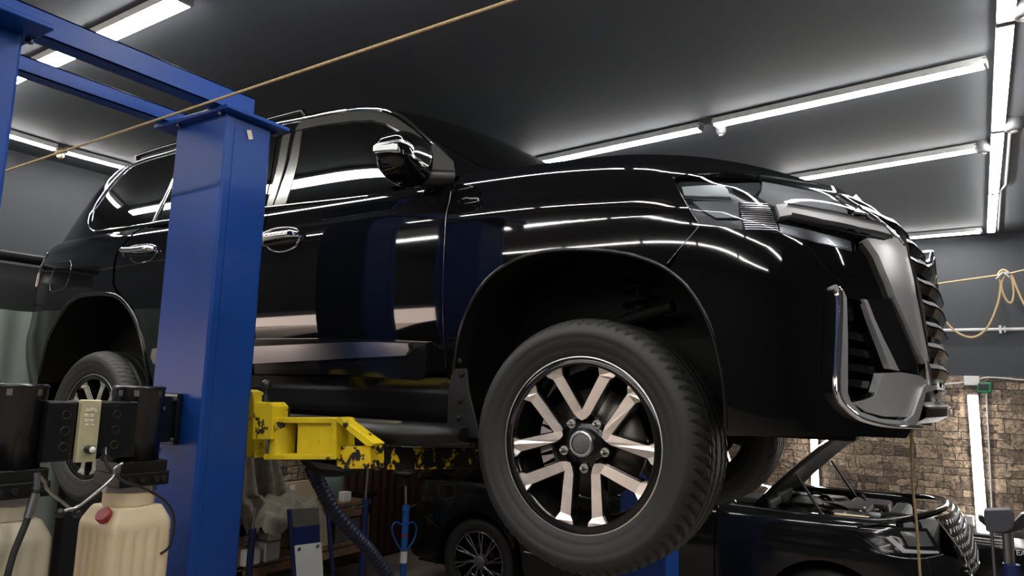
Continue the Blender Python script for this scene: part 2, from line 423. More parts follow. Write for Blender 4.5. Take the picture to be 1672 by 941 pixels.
# ================================================================== the room
CEIL = 1.80+FL; XL, XR, YN, YF = -4.75, 5.6, -8.6, 5.25
def mat_stone():
    m = bpy.data.materials.new('stone_cladding'); m.use_nodes = True; nt = m.node_tree; b = nt.nodes['Principled BSDF']; L = nt.links.new
    tc = nt.nodes.new('ShaderNodeTexCoord'); sep = nt.nodes.new('ShaderNodeSeparateXYZ'); L(tc.outputs['Object'], sep.inputs[0])
    ad = nt.nodes.new('ShaderNodeMath'); ad.operation = 'ADD'; L(sep.outputs[0], ad.inputs[0]); L(sep.outputs[1], ad.inputs[1])
    cb = nt.nodes.new('ShaderNodeCombineXYZ'); L(ad.outputs[0], cb.inputs[0]); L(sep.outputs[2], cb.inputs[1])
    ns = nt.nodes.new('ShaderNodeTexNoise'); ns.inputs['Scale'].default_value = 5.5; ns.inputs['Detail'].default_value = 3; L(cb.outputs[0], ns.inputs['Vector'])
    sb = nt.nodes.new('ShaderNodeVectorMath'); sb.operation = 'SUBTRACT'; sb.inputs[1].default_value = (.5, .5, .5); L(ns.outputs['Color'], sb.inputs[0])
    sc = nt.nodes.new('ShaderNodeVectorMath'); sc.operation = 'SCALE'; sc.inputs['Scale'].default_value = .045; L(sb.outputs[0], sc.inputs[0])
    a2 = nt.nodes.new('ShaderNodeVectorMath'); a2.operation = 'ADD'; L(cb.outputs[0], a2.inputs[0]); L(sc.outputs[0], a2.inputs[1])
    def brick(w, h, off, sq, fr):
        k = nt.nodes.new('ShaderNodeTexBrick'); k.offset = off; k.squash = sq; k.squash_frequency = fr
        k.inputs['Scale'].default_value = 1; k.inputs['Mortar Size'].default_value = .0045; k.inputs['Mortar Smooth'].default_value = .4
        k.inputs['Brick Width'].default_value = w; k.inputs['Row Height'].default_value = h
        k.inputs['Color1'].default_value = (.07, .046, .03, 1); k.inputs['Color2'].default_value = (.31, .225, .155, 1); k.inputs['Mortar'].default_value = (.010, .007, .005, 1)
        L(a2.outputs[0], k.inputs['Vector']); return k
    k1 = brick(.17, .068, .37, .62, 3); k2 = brick(.26, .136, .5, .7, 2)
    n2 = nt.nodes.new('ShaderNodeTexNoise'); n2.inputs['Scale'].default_value = 4; L(a2.outputs[0], n2.inputs['Vector'])
    st = nt.nodes.new('ShaderNodeMapRange'); st.inputs[1].default_value = .5; st.inputs[2].default_value = .52; L(n2.outputs['Fac'], st.inputs[0])
    mx = nt.nodes.new('ShaderNodeMix'); mx.data_type = 'RGBA'; L(st.outputs[0], mx.inputs[0]); L(k1.outputs['Color'], mx.inputs[6]); L(k2.outputs['Color'], mx.inputs[7])
    n3 = nt.nodes.new('ShaderNodeTexNoise'); n3.inputs['Scale'].default_value = 16; n3.inputs['Detail'].default_value = 6; n3.inputs['Distortion'].default_value = 2.2; L(cb.outputs[0], n3.inputs['Vector'])
    r3 = nt.nodes.new('ShaderNodeMapRange'); r3.inputs[1].default_value = .3; r3.inputs[2].default_value = .7; r3.inputs[3].default_value = .25; r3.inputs[4].default_value = 1.9; L(n3.outputs['Fac'], r3.inputs[0])
    ml = nt.nodes.new('ShaderNodeVectorMath'); ml.operation = 'SCALE'; L(mx.outputs[2], ml.inputs[0]); L(r3.outputs[0], ml.inputs['Scale']); L(ml.outputs[0], b.inputs['Base Color'])
    bp = nt.nodes.new('ShaderNodeBump'); bp.inputs['Strength'].default_value = .6; bp.inputs['Distance'].default_value = .02
    hm = nt.nodes.new('ShaderNodeMath'); hm.operation = 'ADD'; L(k1.outputs['Fac'], hm.inputs[0]); L(n3.outputs['Fac'], hm.inputs[1]); hm.inputs[1].default_value = 0
    inv = nt.nodes.new('ShaderNodeMath'); inv.operation = 'SUBTRACT'; L(n3.outputs['Fac'], inv.inputs[0]); L(k1.outputs['Fac'], inv.inputs[1])
    L(inv.outputs[0], bp.inputs['Height']); L(bp.outputs[0], b.inputs['Normal']); b.inputs['Roughness'].default_value = .42
    return m
M['stone'] = mat_stone()
M['wall'] = mat('wall_paint_charcoal', (.030, .033, .040), .6, noise=.15, nscale=1.5)
M['ceil'] = mat('ceiling_paint_graphite', (.088, .096, .108), .7, noise=.12, nscale=1.2)
M['floor'] = mat('concrete_floor', (.31, .26, .225), .32, noise=.25, nscale=2.2, bump=.05, bscale=30)
struct(MB().box2((XL-.1, YN-.1, -.1), (XR+.1, YF+.1, 0)), 'floor', 'floor')
struct(MB().box2((XL-.1, YN-.1, CEIL), (XR+.1, YF+.1, CEIL+.1)), 'ceiling', 'ceil')
struct(MB().box2((XL-.1, YF, 0), (XR+.1, YF+.1, CEIL)), 'wall_back', 'wall')
DY0, DY1, DZ = -8.4, -2.9, .38+FL     # the open bay door in the left wall, behind the photographer
struct(MB().box2((XL-.1, DY1, 0), (XL, YF, CEIL)).box2((XL-.1, YN, 0), (XL, DY0, CEIL)).box2((XL-.1, DY0, DZ), (XL, DY1, CEIL)), 'wall_left', 'wall')
M['yard'] = mat('yard_concrete', (.5, .45, .4), .8, noise=.2, nscale=3)
struct(MB().box2((XL-14, -20, -.12), (XL-.1, 6, -.02)), 'yard_ground', 'yard')
struct(MB().box2((XL-.02, DY0-.08, 0), (XL+.03, DY0, DZ+.08)).box2((XL-.02, DY1, 0), (XL+.03, DY1+.08, DZ+.08)).box2((XL-.02, DY0, DZ), (XL+.03, DY1, DZ+.08)), 'trim_3', 'grey')
struct(MB().box2((XR, YN, 0), (XR+.1, YF, CEIL)), 'wall_right', 'wall')
struct(MB().box2((XL-.1, YN-.1, 0), (XR+.1, YN, CEIL)), 'wall_front', 'wall')
STZ = .44+FL
struct(MB().box2((XL, YF-.02, 0), (XR, YF, STZ)), 'trim_1', 'stone')
struct(MB().box2((XL, 1.1, 0), (XL+.02, YF-.02, STZ-.1)), 'trim_2', 'stone')
# --- ceiling tubes: each a white channel, a glowing cover and two end caps
def tube_light(a, b, label, group, w=.048, ends=True, up=(0, 0, 1)):
    a = np.array(a, float); b = np.array(b, float); c = (a+b)/2; d = (b-a)/np.linalg.norm(b-a); u = np.array(up, float)
    t = thing('tube_light', label, 'light', c, group)
    ch = MB().bar(a+u*.020, b+u*.020, w*1.12, .020, up); sd = np.cross(d, u)
    for q in (-1, 1): ch.bar(a+u*.0055+sd*q*(w*.5+.004), b+u*.0055+sd*q*(w*.5+.004), .0025, .021, up)  # side fins added to hold the tube's glow off the ceiling
    ch.build('channel', 'white', t)
    MB().bar(a+d*.012-u*.002, b-d*.012-u*.002, w, .028, up).build('glowing_cover', 'tube', t)
    for e, s in ((a, 1), (b, -1)): MB().bar(e-d*s*.004+u*.004, e+d*s*.012+u*.004, w*1.2, .038, up).build('end_cap', 'grey', t, bevel=.003)
    return t
ZT = 1.765+FL; G1 = 'ceiling tube lights running across the bay'; G2 = 'ceiling tube lights along the right-hand row'
S = [(1.222, y) for y in (-1.02, .47, 1.92, 3.42, 4.9)]
tube_light((1.222, -1.02, ZT), (1.222, .455, ZT), 'topmost tube of the long vertical-looking row at upper right, cut by the frame', G2, .054)
tube_light((1.222, .485, ZT), (1.222, 1.895, ZT), 'bright ceiling tube in the right row, the one the longest cross tube runs up to', G2, .054)
tube_light((1.222, 1.925, ZT), (1.222, 3.40, ZT), 'ceiling tube in the right row beside the round junction box with a hanging conduit', G2, .054)
tube_light((1.222, 3.43, ZT), (1.222, 4.9, ZT), 'lowest and farthest ceiling tube of the right row, ending near the back wall', G2, .054)
tube_light((-1.55, 1.22, ZT), (-.26, 1.08, ZT), 'cross tube rising from behind the hood of the lifted car', G1)
tube_light((-.18, 1.06, ZT), (1.16, .89, ZT), 'longest cross tube, reaching the right row above the headlight', G1)
tube_light((-.10, 2.42, ZT), (1.12, 2.23, ZT), 'second cross tube behind the nose of the lifted car, below the longest one', G1)
tube_light((-.2, 4.90, ZT), (1.15, 4.86, ZT), 'lowest cross tube, partly hidden by the grille badge', G1)
tube_light((-4.24, -1.22, ZT), (-4.29, -.62, ZT), 'short tube part left of the tape-wrapped joint near the left wall', 'tube lights near the left wall', .036)
tube_light((-4.29, -.56, ZT), (-4.25, .75, ZT), 'tube running from the tape-wrapped joint to behind the car roof', 'tube lights near the left wall', .036)
tube_light((-1.66, -1.37, ZT), (-3.0, -1.35, ZT), 'wide tube crossing behind the blue lift beams at upper left', G1, .075)
tube_light((-3.03, -1.35, ZT), (-4.2, -1.33, ZT), 'tube end showing beside the blue post below the two beams', G1, .06)
# the same rows go on behind the camera
k = 0
GB = 'ceiling tube lights behind the photographer'
for y in (-2.9, -4.6, -6.3):
    for x0 in (-4.2, -2.75, -1.3, .15, 1.6):
        tube_light((x0, y, ZT), (x0+1.4, y, ZT), 'ceiling tube in a row behind the photographer', GB, .036)
tube_light((2.7, 1.0, ZT), (4.1, 1.0, ZT), 'ceiling tube right of the row, outside the picture', GB)
tube_light((-1.45, -1.38, ZT), (-.1, -1.38, ZT), 'ceiling tube continuing the wide tube towards the camera', GB, .036)
tube_light((-.05, -1.38, ZT), (1.15, -1.38, ZT), 'ceiling tube above the nose of the lifted car', GB, .036)
tube_light((4.1, -1.4, ZT), (2.7, -1.4, ZT), 'ceiling tube right of the row, outside the picture', GB)
tube_light((-4.25, 1.0, ZT), (-2.9, 1.0, ZT), 'ceiling tube above the tail of the lifted car', GB)
# upright wall tubes
GW = 'upright tube lights on the stone wall'
tube_light((1.0, YF-.06, .27+FL), (1.015, YF-.06, -.99+FL), 'tall upright tube light on the stone wall, lower half beside the jack', GW, .075, up=(0, 1, 0))
tube_light((-.42, YF-.06, .27+FL), (-.42, YF-.06, -.80+FL), 'upright wall tube seen under the raised hood of the car behind', GW, .06, up=(0, 1, 0))
# ================================================================== the lifted car
HUBF, HUBR, XRR, YRIM = .030+FL, -.063+FL, -2.85, -.945
zs = interp([-4.1, -3.6, -1.5, -.5, 0, .3, .6, .8, .97], [.985, .985, .975, .975, .965, .935, .875, .815, .76])
A_in = interp([-.05, 0, .03, .06, .09, .12, .15, .19, .25, .4], [.11, .078, .046, .032, .024, .020, .014, .004, .0, .0])
B_in = interp([-.2, -.1, 0, .1, .2, .28, .36, .45, .56, .66, .8, 1.1], [.26, .185, .13, .085, .052, .034, .020, .009, .002, .0, .001, .006])
FX = interp([-.2, -.05, .1, .3, .5, .6, .7, .8, .88, 1.0], [-.12, -.05, 0, -.005, -.01, -.025, -.05, -.10, -.16, -.24])
RX = interp([-.2, 0, .3, .42, .5, .7, .95, 1.1], [.0, -.05, -.05, -.02, .05, .10, .16, .2])
LBP = [(.955, -.27, 1, 0), (.965, 0, 1, 0), (.955, .27, 1, 0), (.93, .48, 1, 0), (.885, .67, 1, 0), (.78, .83, .95, 0), (.60, .93, .7, 0), (.36, .975, .3, 0), (.05, .987, 0, 0),
       (-.35, .988, 0, 0), (-.8, .988, 0, 0), (-1.3, .988, 0, 0), (-1.8, .988, 0, 0), (-2.3, .988, 0, 0), (-2.75, .988, 0, 0), (-3.15, .982, 0, 0), (-3.5, .965, 0, .3),
       (-3.77, .915, 0, .6), (-3.95, .78, 0, .9), (-4.01, .45, 0, 1), (-4.03, .2, 0, 1), (-4.03, 0, 0, 1), (-4.03, -.2, 0, 1)]
LBA = np.array(LBP)
BWT = 1-.75*np.clip((LBA[:, 0]+.3)/.9, 0, 1)
def lb_ctrl(z):
    z = np.atleast_1d(z); zr = z-FL; n = len(z)
    X = LBA[None, :, 0]+FX(zr)[:, None]*LBA[None, :, 2]+RX(zr)[:, None]*LBA[None, :, 3]
    d = zs(LBA[:, 0])[None, :]-zr[:, None]
    ins = A_in(d*1.25)+B_in(zr)[:, None]*BWT[None]
    V = LBA[None, :, 1]*(1-ins/.985)
    X = X-np.where(LBA[None, :, 0] > .3, ins*.5*LBA[None, :, 2], 0)
    return np.stack([X, -V, np.repeat(z[:, None], len(LBA), 1)], 2)
LB = Surf(lb_ctrl, 22, 1, 21.5, -.12+FL, 1.0+FL)
# greenhouse: rows of height, half width, windscreen centre, tailgate centre
GT = np.array([(.88, .905, -.06, -3.93), (.95, .892, -.17, -3.90), (1.08, .858, -.36, -3.84), (1.2, .822, -.54, -3.78), (1.32, .783, -.72, -3.71), (1.40, .752, -.86, -3.65), (1.46, .718, -1.0, -3.58),
               (1.505, .672, -1.16, -3.48), (1.54, .60, -1.36, -3.34), (1.565, .50, -1.55, -3.15), (1.582, .36, -1.75, -2.9), (1.59, .18, -1.9, -2.6), (1.592, .02, -2.2, -2.3)])
hh = np.linspace(0, 1, len(GT)); gz, gw, gf, gr = [interp(hh, GT[:, i]) for i in range(4)]
def gh_ctrl(h):
    h = np.clip(np.atleast_1d(h), 0, 1); z, w, xf, xr = gz(h), gw(h), gf(h), gr(h); n = len(h)
    k = np.clip(w/.75, 0, 1)          # the corner insets shrink with the cap
    rows = [(xf, -.3*w), (xf, 0*w), (xf-.015*k, .32*w), (xf-.07*k, .60*w), (xf-.17*k, .84*w), (xf-.33*k, .985*w), (xf-.56*k, 1.005*w)]
    a = xf-.56*k; b = xr+.62*k
    for q in (.16, .34, .52, .70, .86): rows.append((a+(b-a)*q, w*1.005))
    rows += [(b, w), (xr+.38*k, w*.985), (xr+.17*k, w*.91), (xr+.045*k, w*.70), (xr+.005, w*.36), (xr, 0*w), (xr+.005, -.36*w)]
    X = np.stack([r[0] for r in rows], 1); V = np.stack([r[1]*np.ones(n) for r in rows], 1)
    return np.stack([X, -V, np.repeat((z+FL)[:, None], X.shape[1], 1)], 2)
NG = 19
GH = Surf(gh_ctrl, NG, 1, NG-2, 0.0, 1.0)

suv = thing('large_suv', 'black glossy full-size SUV raised on the blue two-post lift', 'car', (-1.4, 0, FL-.4))
# --- greenhouse shell, then glass on it
T = np.linspace(1, NG-2, 150); Hs = np.concatenate([np.linspace(0, .75, 60), np.linspace(.76, 1, 30)])
TT, HH = np.meshgrid(T, Hs, indexing='ij'); P = GH.pos(TT.ravel(), HH.ravel()).reshape(len(T), len(Hs), 3)
Pm = P[::-1]*np.array([1, -1, 1]); MB().grid(np.concatenate([P, Pm[1:]], 0)).build('roof', 'paint', suv, fix=True)
def ghp(L): return GH.poly(L)
def pane(L, name, mt='glass', off=.004, sm=0, thick=.006): return both(GH.panel(ghp(L), off, thick, .25, .03, sm=sm), name, mt, suv)
pane([(470, 334), (474, 310), (496, 213), (520, 206), (572, 199), (607, 197), (632, 204), (655, 217), (676, 230), (700, 244), (736, 280), (744, 304), (734, 307), (600, 321)], 'front_door_window')
pane([(262, 361), (272, 330), (288, 297), (300, 262), (330, 240), (380, 228), (454, 222), (447, 260), (432, 338), (350, 351)], 'rear_door_window')
pane([(151, 374), (150, 364), (160, 345), (178, 318), (200, 292), (222, 274), (248, 264), (290, 250), (286, 280), (272, 316), (250, 361), (240, 366), (165, 376)], 'quarter_window')
pane([(436, 340), (463, 222), (476, 219), (446, 338)], 'pillar_cover', 'pillar', .006)
pane([(448, 338), (484, 217), (495, 212), (468, 334)], 'pillar_cover', 'pillar', .006)
for L in ([(484, 216), (493, 201), (530, 193), (572, 186), (615, 184), (648, 197), (678, 219), (690, 229), (674, 229), (656, 219), (632, 206), (607, 199), (572, 201), (520, 208), (489, 215)],
          [(300, 262), (330, 238), (400, 212), (463, 206), (466, 218), (454, 224), (380, 231), (330, 243)]):
    pane(L, 'wind_deflector', 'visor', .012, 0, .01)
# chrome mouldings around the windows
def gstrip(L, w, name='window_moulding', mt='chrome', hgt=.008, surf=GH, k=5, off=.003, closed=False):
    th = smoothpts(surf.poly(L), k, closed); return both(strip(surf, th, w, off, hgt, closed), name, mt, suv)
gstrip([(739, 266), (716, 243), (687, 218), (658, 193), (630, 181), (601, 179), (540, 186), (486, 197), (432, 207), (360, 223), (291, 246), (246, 259), (214, 271), (196, 287), (170, 318), (152, 345), (147, 362), (148, 371), (153, 377), (165, 378), (240, 367), (275, 361), (360, 350), (443, 339), (600, 322), (700, 311), (736, 307)], .0055)
gstrip([(252, 364), (272, 322), (285, 292), (294, 262)], .011)
gstrip([(489, 212), (530, 204), (572, 198), (607, 196), (632, 202), (655, 216)], .004, 'deflector_edge')
# windscreen
tA, _ = GH.px2(790, 250)
lo, hi = .13, .50
wsp = [(1.0, lo), (2.5, lo), (4.0, lo), (4.35, lo+.02), (4.55, (lo+hi)/2), (4.45, hi-.02), (4.2, hi), (2.5, hi), (1.0, hi)]
both(GH.panel(wsp, .003, .004, .25, .03), 'windscreen', 'glass', suv)
# corner sail and mirror
sail = GH.panel(ghp([(706, 238), (741, 268), (744, 304), (737, 307), (707, 309), (700, 290)]), .012, .012, .25, .03)
both(sail, 'mirror_sail', 'visor', suv)
both(LB.panel(LB.poly([(743, 273), (760, 300), (757, 305), (741, 307)]), .02, .02, .1, .02), 'mirror_sail', 'pillar', suv) if False else None
def mirror_unit(sy=1):
    # a rounded shell, in a local frame: a = forward, b = outward, c = up
    c = at(655, 262, 1, -1.10); O = np.array([c[0], c[1]*1.0, c[2]])
    def sup(n1, n2, sx, sy_, sz, c0, n=36, e=.62):
        V = np.zeros((n+1, 2*n, 3))
        for i in range(n+1):
            a = -math.pi/2+math.pi*i/n
            for j in range(2*n):
                b = math.pi*j/n
                f = lambda q, e: math.copysign(abs(q)**e, q)
                V[i, j] = (sx*f(math.cos(a), e)*f(math.cos(b), e), sy_*f(math.cos(a), e)*f(math.sin(b), e), sz*f(math.sin(a), e))
        return V
    V = sup(0, 0, .090, .135, .086, 0)
    V = np.concatenate([V, V[:, :1]], 1)
    # taper: outer end smaller, back (-x) flat
    b = V[..., 1]; V[..., 2] *= 1-.22*np.clip(-b/.135, 0, 1)**2; V[..., 0] *= np.where(V[..., 0] < 0, .45, 1.0)
    V[..., 2] += .012*V[..., 0]/.095
    ang = math.radians(12); R_ = np.array([[math.cos(ang), -math.sin(ang), 0], [math.sin(ang), math.cos(ang), 0], [0, 0, 1]])
    W = V@R_.T+O
    mb = MB(); mb.grid(W)
    return mb, O, R_
mb, MO, MR = mirror_unit()
mir = mb.build('door_mirror', 'paint', suv); mb.mirror().build('door_mirror', 'paint', suv)
def mpart(f, name, mt): 
    m_ = MB(); f(m_); m_.build(name, mt, mir); 
def mloc(a, b, c): return MO+MR@np.array([a, b, c])
# turn signal wrapping the outer front
def sig(m_, z0, z1, a0, a1, r, k=16):
    G = []
    for i in range(k+1):
        q = a0+(a1-a0)*i/k; row = []
        f = lambda v, e=.62: math.copysign(abs(v)**e, v)
        for zz in np.linspace(z0(i/k), z1(i/k), 5):
            s_ = math.asin(max(-1, min(1, math.copysign(abs(zz/.086)**(1/.62), zz)))); cc = math.cos(s_)**.62
            row.append(mloc((.090+r)*cc*f(math.cos(q)), -(.135+r)*cc*f(math.sin(q)), zz*(1-.22*max(0, math.sin(q))**2)))
        G.append(row)
    m_.grid(G)
mpart(lambda m_: sig(m_, lambda u: -.010+.0*u, lambda u: .016-.004*u, 1.1, 1.75, .004), 'turn_signal', 'lampwhite')
mpart(lambda m_: sig(m_, lambda u: .002+.022*math.sin(math.pi*u)**.6, lambda u: .014+.022*math.sin(math.pi*u)**.6, .35, 1.75, .004), 'signal_trim', 'satin')
mpart(lambda m_: sig(m_, lambda u: -.022, lambda u: -.012, .05, 1.7, .003), 'lower_band', 'gloss')
mb = MB(); a = at(668, 287, 1, -1.03); b = at(742, 292, 1, -.93); b2 = at(736, 300, 1, -.93)
mb.tube([a, (a+b)/2+np.array([0, 0, -.006]), b], [.035, .034, .03], 14); mir2 = mb.build('mirror_arm', 'trim', suv); mb.mirror().build('mirror_arm', 'trim', suv)
# roof rails
def rail(px):
    th = smoothpts(GH.poly(px), 6); P = GH.off(th[:, 0], th[:, 1], .02); P[0] = GH.off(th[:1, 0], th[:1, 1], -.005)[0]; P[-1] = GH.off(th[-1:, 0], th[-1:, 1], -.005)[0]
    return MB().tube(P, .014, 10)
rr = rail([(224, 257), (240, 247), (290, 231), (360, 215), (440, 197), (480, 189), (497, 187)]); both(rr, 'roof_rail', 'gloss', suv)

# --- lower body panels
arcF = [(735, 712), (736, 650), (742, 590), (750, 545), (766, 500), (792, 460), (825, 433), (862, 417), (905, 409), (960, 408), (1020, 414), (1070, 430), (1098, 447), (1125, 472), (1150, 512), (1168, 560), (1179, 610), (1184, 660), (1184, 712)]
arcR = [(61, 626), (69, 588), (82, 543), (102, 508), (122, 488), (148, 481), (179, 481), (199, 490), (219, 518), (232, 558), (240, 603), (243, 632)]
AF = smoothpts(LB.poly(arcF), 4); AR = smoothpts(LB.poly(arcR), 4)
bx = lambda x, z: LB.xz2(x, z+FL)
def zsx(x): return bx(x, float(zs(x))-.004)
# split the arch: rearwards part up to the bumper cut belongs to the fender
def nearest(A, px):
    q = np.array(LB.px2(*px)); return int(np.argmin(((A-q)**2*np.array([1, 30])).sum(1)))
ic = nearest(AF, (1085, 436))
cut_top = LB.px2(1142, 366); hlL = LB.poly([(1128, 345), (1110, 312), (1099, 292), (1108, 285), (1150, 283), (1190, 281), (1230, 283)])
fender = [bx(-.525, .30)]+[bx(-.525, z) for z in (.45, .6, .75, .9)]+[zsx(x) for x in (-.525, -.4, -.2, 0, .2, .35, .45, .55)]+[LB.px2(1240, 284)]+hlL[::-1]+[cut_top, LB.px2(1113, 402)]+[tuple(p) for p in AF[ic::-1]]
# keep only the arch points above the rocker line
fd = [p for p in fender if not (p[1] < .05+FL)]
fender = fd+[bx(-.50, .06), bx(-.525, .12)]
both(LB.panel(fender, 0, .018), 'front_fender', 'paint', suv)
zt = lambda x: (x, float(zs(x))-.035)
both(LB.panel([bx(-.533, .245), bx(-.533, .5), bx(-.533, .75), bx(*zt(-.533)), bx(*zt(-.9)), bx(*zt(-1.2)), bx(*zt(-1.545)), bx(-1.545, .6), bx(-1.545, .23), bx(-1.0, .235)], 0, .018), 'front_door', 'paint', suv)
rd = [bx(-1.553, .23), bx(-1.553, .6), bx(*zt(-1.553)), bx(*zt(-2.0)), bx(*zt(-2.35))]+LB.poly([(236, 372), (215, 387), (199, 404), (189, 432), (187, 462), (192, 474), (205, 488), (218, 506), (228, 530), (236, 560), (243, 600), (250, 626)])
both(LB.panel(rd, 0, .018), 'rear_door', 'paint', suv)
arq = [tuple(p) for p in AR]
rdl = LB.poly([(232, 372), (211, 388), (195, 405), (185, 432), (183, 464), (189, 478), (203, 492)])
ir = nearest(AR, (108, 500)); it_ = nearest(AR, (203, 494))
zq = [zsx(x) for x in (-2.36, -2.7, -3.1, -3.4, -3.55)]
tl = LB.poly([(70, 406), (62, 436), (54, 466), (51, 486), (57, 498), (80, 499)])
quarter = zq+[LB.px2(80, 398)]+tl+[tuple(p) for p in AR[ir:it_+1]]+rdl[::-1]
both(LB.panel(quarter, 0, .018), 'rear_quarter', 'paint', suv)
both(LB.panel(LB.poly([(68, 407), (50, 470), (42, 472), (48, 440), (58, 412)])+[], .004, .03), 'tail_lamp', 'redlens', suv)
gstrip([(69, 408), (61, 436), (53, 466)], .012, 'tail_lamp_trim', 'chrome', .006, LB)
# tail: bumper and tailgate run on round the corner to the centre line
rb = [(21.5, .50+FL)]+[(21.5, .42+FL)]
both(LB.panel([(21.5, -.02+FL), (21.5, .40+FL), (19, .41+FL), LB.px2(51, 489), LB.px2(56, 500), LB.px2(100, 501)]+[tuple(p) for p in AR[ir::-1]]+[LB.px2(59, 628), (17.6, -.02+FL)], .0, .02), 'rear_bumper', 'paint', suv)
both(LB.panel([(21.5, .42+FL), (21.5, .97+FL), (18.6, .97+FL), (18.2, .42+FL)], .0, .02), 'tailgate', 'paint', suv)
# rocker and lower door cladding
both(LB.panel([bx(-.46, .03), bx(-.50, .225), bx(-1.0, .222), bx(-1.6, .218), bx(-2.27, .21), bx(-2.33, .02), bx(-1.4, .02)], -.012, .03), 'rocker_panel', 'gloss', suv)
cl1 = LB.panel(smoothpts(LB.poly([(700, 559), (702, 566), (701, 606), (697, 616), (688, 620)]), 3).tolist()+[bx(-1.0, .235), bx(-1.54, .23), bx(-1.54, .375), bx(-1.0, .37)], .022, .024)
both(cl1, 'door_cladding', 'gloss', suv)
both(LB.panel([bx(-1.557, .23), bx(-2.25, .22), bx(-2.31, .25), bx(-2.31, .36), bx(-1.557, .375)], .022, .024), 'door_cladding', 'gloss', suv)
both(LB.panel([LB.px2(x, y) for x, y in [(676, 560), (678, 570), (672, 579), (590, 583)]]+[bx(-1.53, .275), bx(-1.53, .345), LB.px2(560, 559), LB.px2(623, 558)], .034, .014), 'side_moulding', 'satin', suv)
both(LB.panel([bx(-1.565, .275), bx(-2.26, .27), bx(-2.28, .30), bx(-2.26, .34), bx(-1.565, .345)], .034, .014), 'side_moulding', 'satin', suv)
# inner dark shell behind the panel gaps (body tub), leaving the arches open
Z2 = np.linspace(.0, .9, 12)+FL
def tub():
    mb = MB()
    for (xa, xb) in ((-2.3, -.52),):
        R_ = [[np.array((x, -.85, z)) for z in Z2] for x in np.linspace(xa, xb, 5)]; mb.grid(R_); mb.grid([[p*np.array([1, -1, 1]) for p in r][::-1] for r in R_])
    mb.box2((-3.85, -.75, .12+FL), (.62, .75, .86+FL)) if False else None
    mb.box2((-3.7, -.60, .16+FL), (.70, .60, .80+FL))
    mb.box2((-2.32, -.84, .02+FL), (-.52, .84, .10+FL))
    return mb
tub().build('underbody', 'under', suv)
# wheel arch liners: the arch outline pushed inwards
def liner(A, zmin, depth=.36):
    n = len(A); P0 = LB.off(A[:, 0], A[:, 1], -.004); N0 = LB.nrm(A[:, 0], A[:, 1]); c = P0.mean(0)
    rows = [P0]
    for q, s in ((.02, 1.0), (.06, .985), (.2, .99), (depth, .97)):
        Q = P0.copy(); Q[:, 1] = P0[:, 1]+q
        Q[:, 0] = c[0]+(P0[:, 0]-c[0])*s; Q[:, 2] = P0[:, 2]*1.0
        Q[:, 2] = np.where(q > .1, P0[:, 2]+.03, P0[:, 2]); rows.append(Q)
    G = np.stack(rows, 1); mb = MB(); mb.grid(G)
    back = G[:, -1]; mid = np.array([c[0], back[:, 1].mean(), FL-.05])
    mb.add(np.vstack([back, mid[None]]), [(i, i+1, n) for i in range(n-1)])
    return mb
both(liner(AF, 0), 'wheel_arch_liner', 'under', suv)
both(liner(AR, 0), 'wheel_arch_liner', 'under', suv)
# rolled arch lips
both(strip(LB, AF[6:-1], .006, .001, .003), 'arch_lip', 'gloss', suv)
both(strip(LB, AR[2:], .012, .001, .006), 'arch_lip', 'gloss', suv)
# mudflap ahead of the front door
def flap(px, y, d, name):
    P = [at(x_, y_, 1, y) for x_, y_ in px]; mb = MB().prism(P, (0, d, 0)); o = mb.build(name, 'trim', suv, bevel=.004); mb.mirror().build(name, 'trim', suv, bevel=.004); return o
fl = flap([(738, 602), (732, 636), (729, 702), (733, 711), (740, 715), (784, 716), (778, 690), (766, 640), (762, 602)], -.95, .012, 'mud_flap')
mb = MB()
for p in [(750, 590), (753, 612), (750, 655), (749, 683), (760, 520), (775, 492)]:
    q = at(*p, 1, -.952); mb.lathe([(.0, -.006), (.008, -.005), (.012, 0)], q, (0, 1, 0), 12)
mb.build('rivets', 'under', fl)
# fuel flap
ff = smoothpts(LB.poly([(94, 430), (105, 427), (116, 428), (114, 448), (106, 470), (96, 474), (82, 475), (83, 455)]), 3, True)
strip(LB, ff, .003, .0005, .001, True).build('fuel_flap', 'darkchrome', suv)
# door handles
def handle(pts, cup):
    th = smoothpts(LB.poly(cup), 3, True); c = th.mean(0)
    P = LB.off(th[:, 0], th[:, 1], .002); N = LB.nrm(th[:, 0], th[:, 1]); cp = LB.off(np.array([c[0]]), np.array([c[1]]), .0)[0]
    rows = [P+(cp-P)*s - N*d for s, d in ((0, -.001), (.06, -.003), (.12, .001), (.4, .010), (1, .014))]
    mb = MB().grid(np.stack(rows, 1), True, True); o, o2 = both(mb, 'handle_cup', 'darkchrome', suv)
    th = smoothpts(LB.poly(pts), 4); P = LB.off(th[:, 0], th[:, 1], .03); n = len(P); e = np.minimum(np.arange(n), n-1-np.arange(n))
    P -= LB.nrm(th[:, 0], th[:, 1])*np.where(e < 2, .024, np.where(e < 3, .008, 0))[:, None]
    mb = MB().tube(P, np.where(e < 2, .013, .016), 12); both(mb, 'door_handle', 'chrome', suv)
handle([(429, 394), (440, 391), (462, 387), (480, 385), (492, 383)], [(425, 385), (445, 374), (470, 371), (487, 375), (492, 386), (486, 402), (465, 412), (445, 411), (434, 402), (425, 399)])
handle([(202, 412), (212, 412), (228, 411), (244, 409), (256, 407)], [(200, 408), (212, 404), (226, 400), (248, 399), (258, 406), (256, 418), (243, 428), (226, 431), (215, 427), (212, 421), (201, 420)])
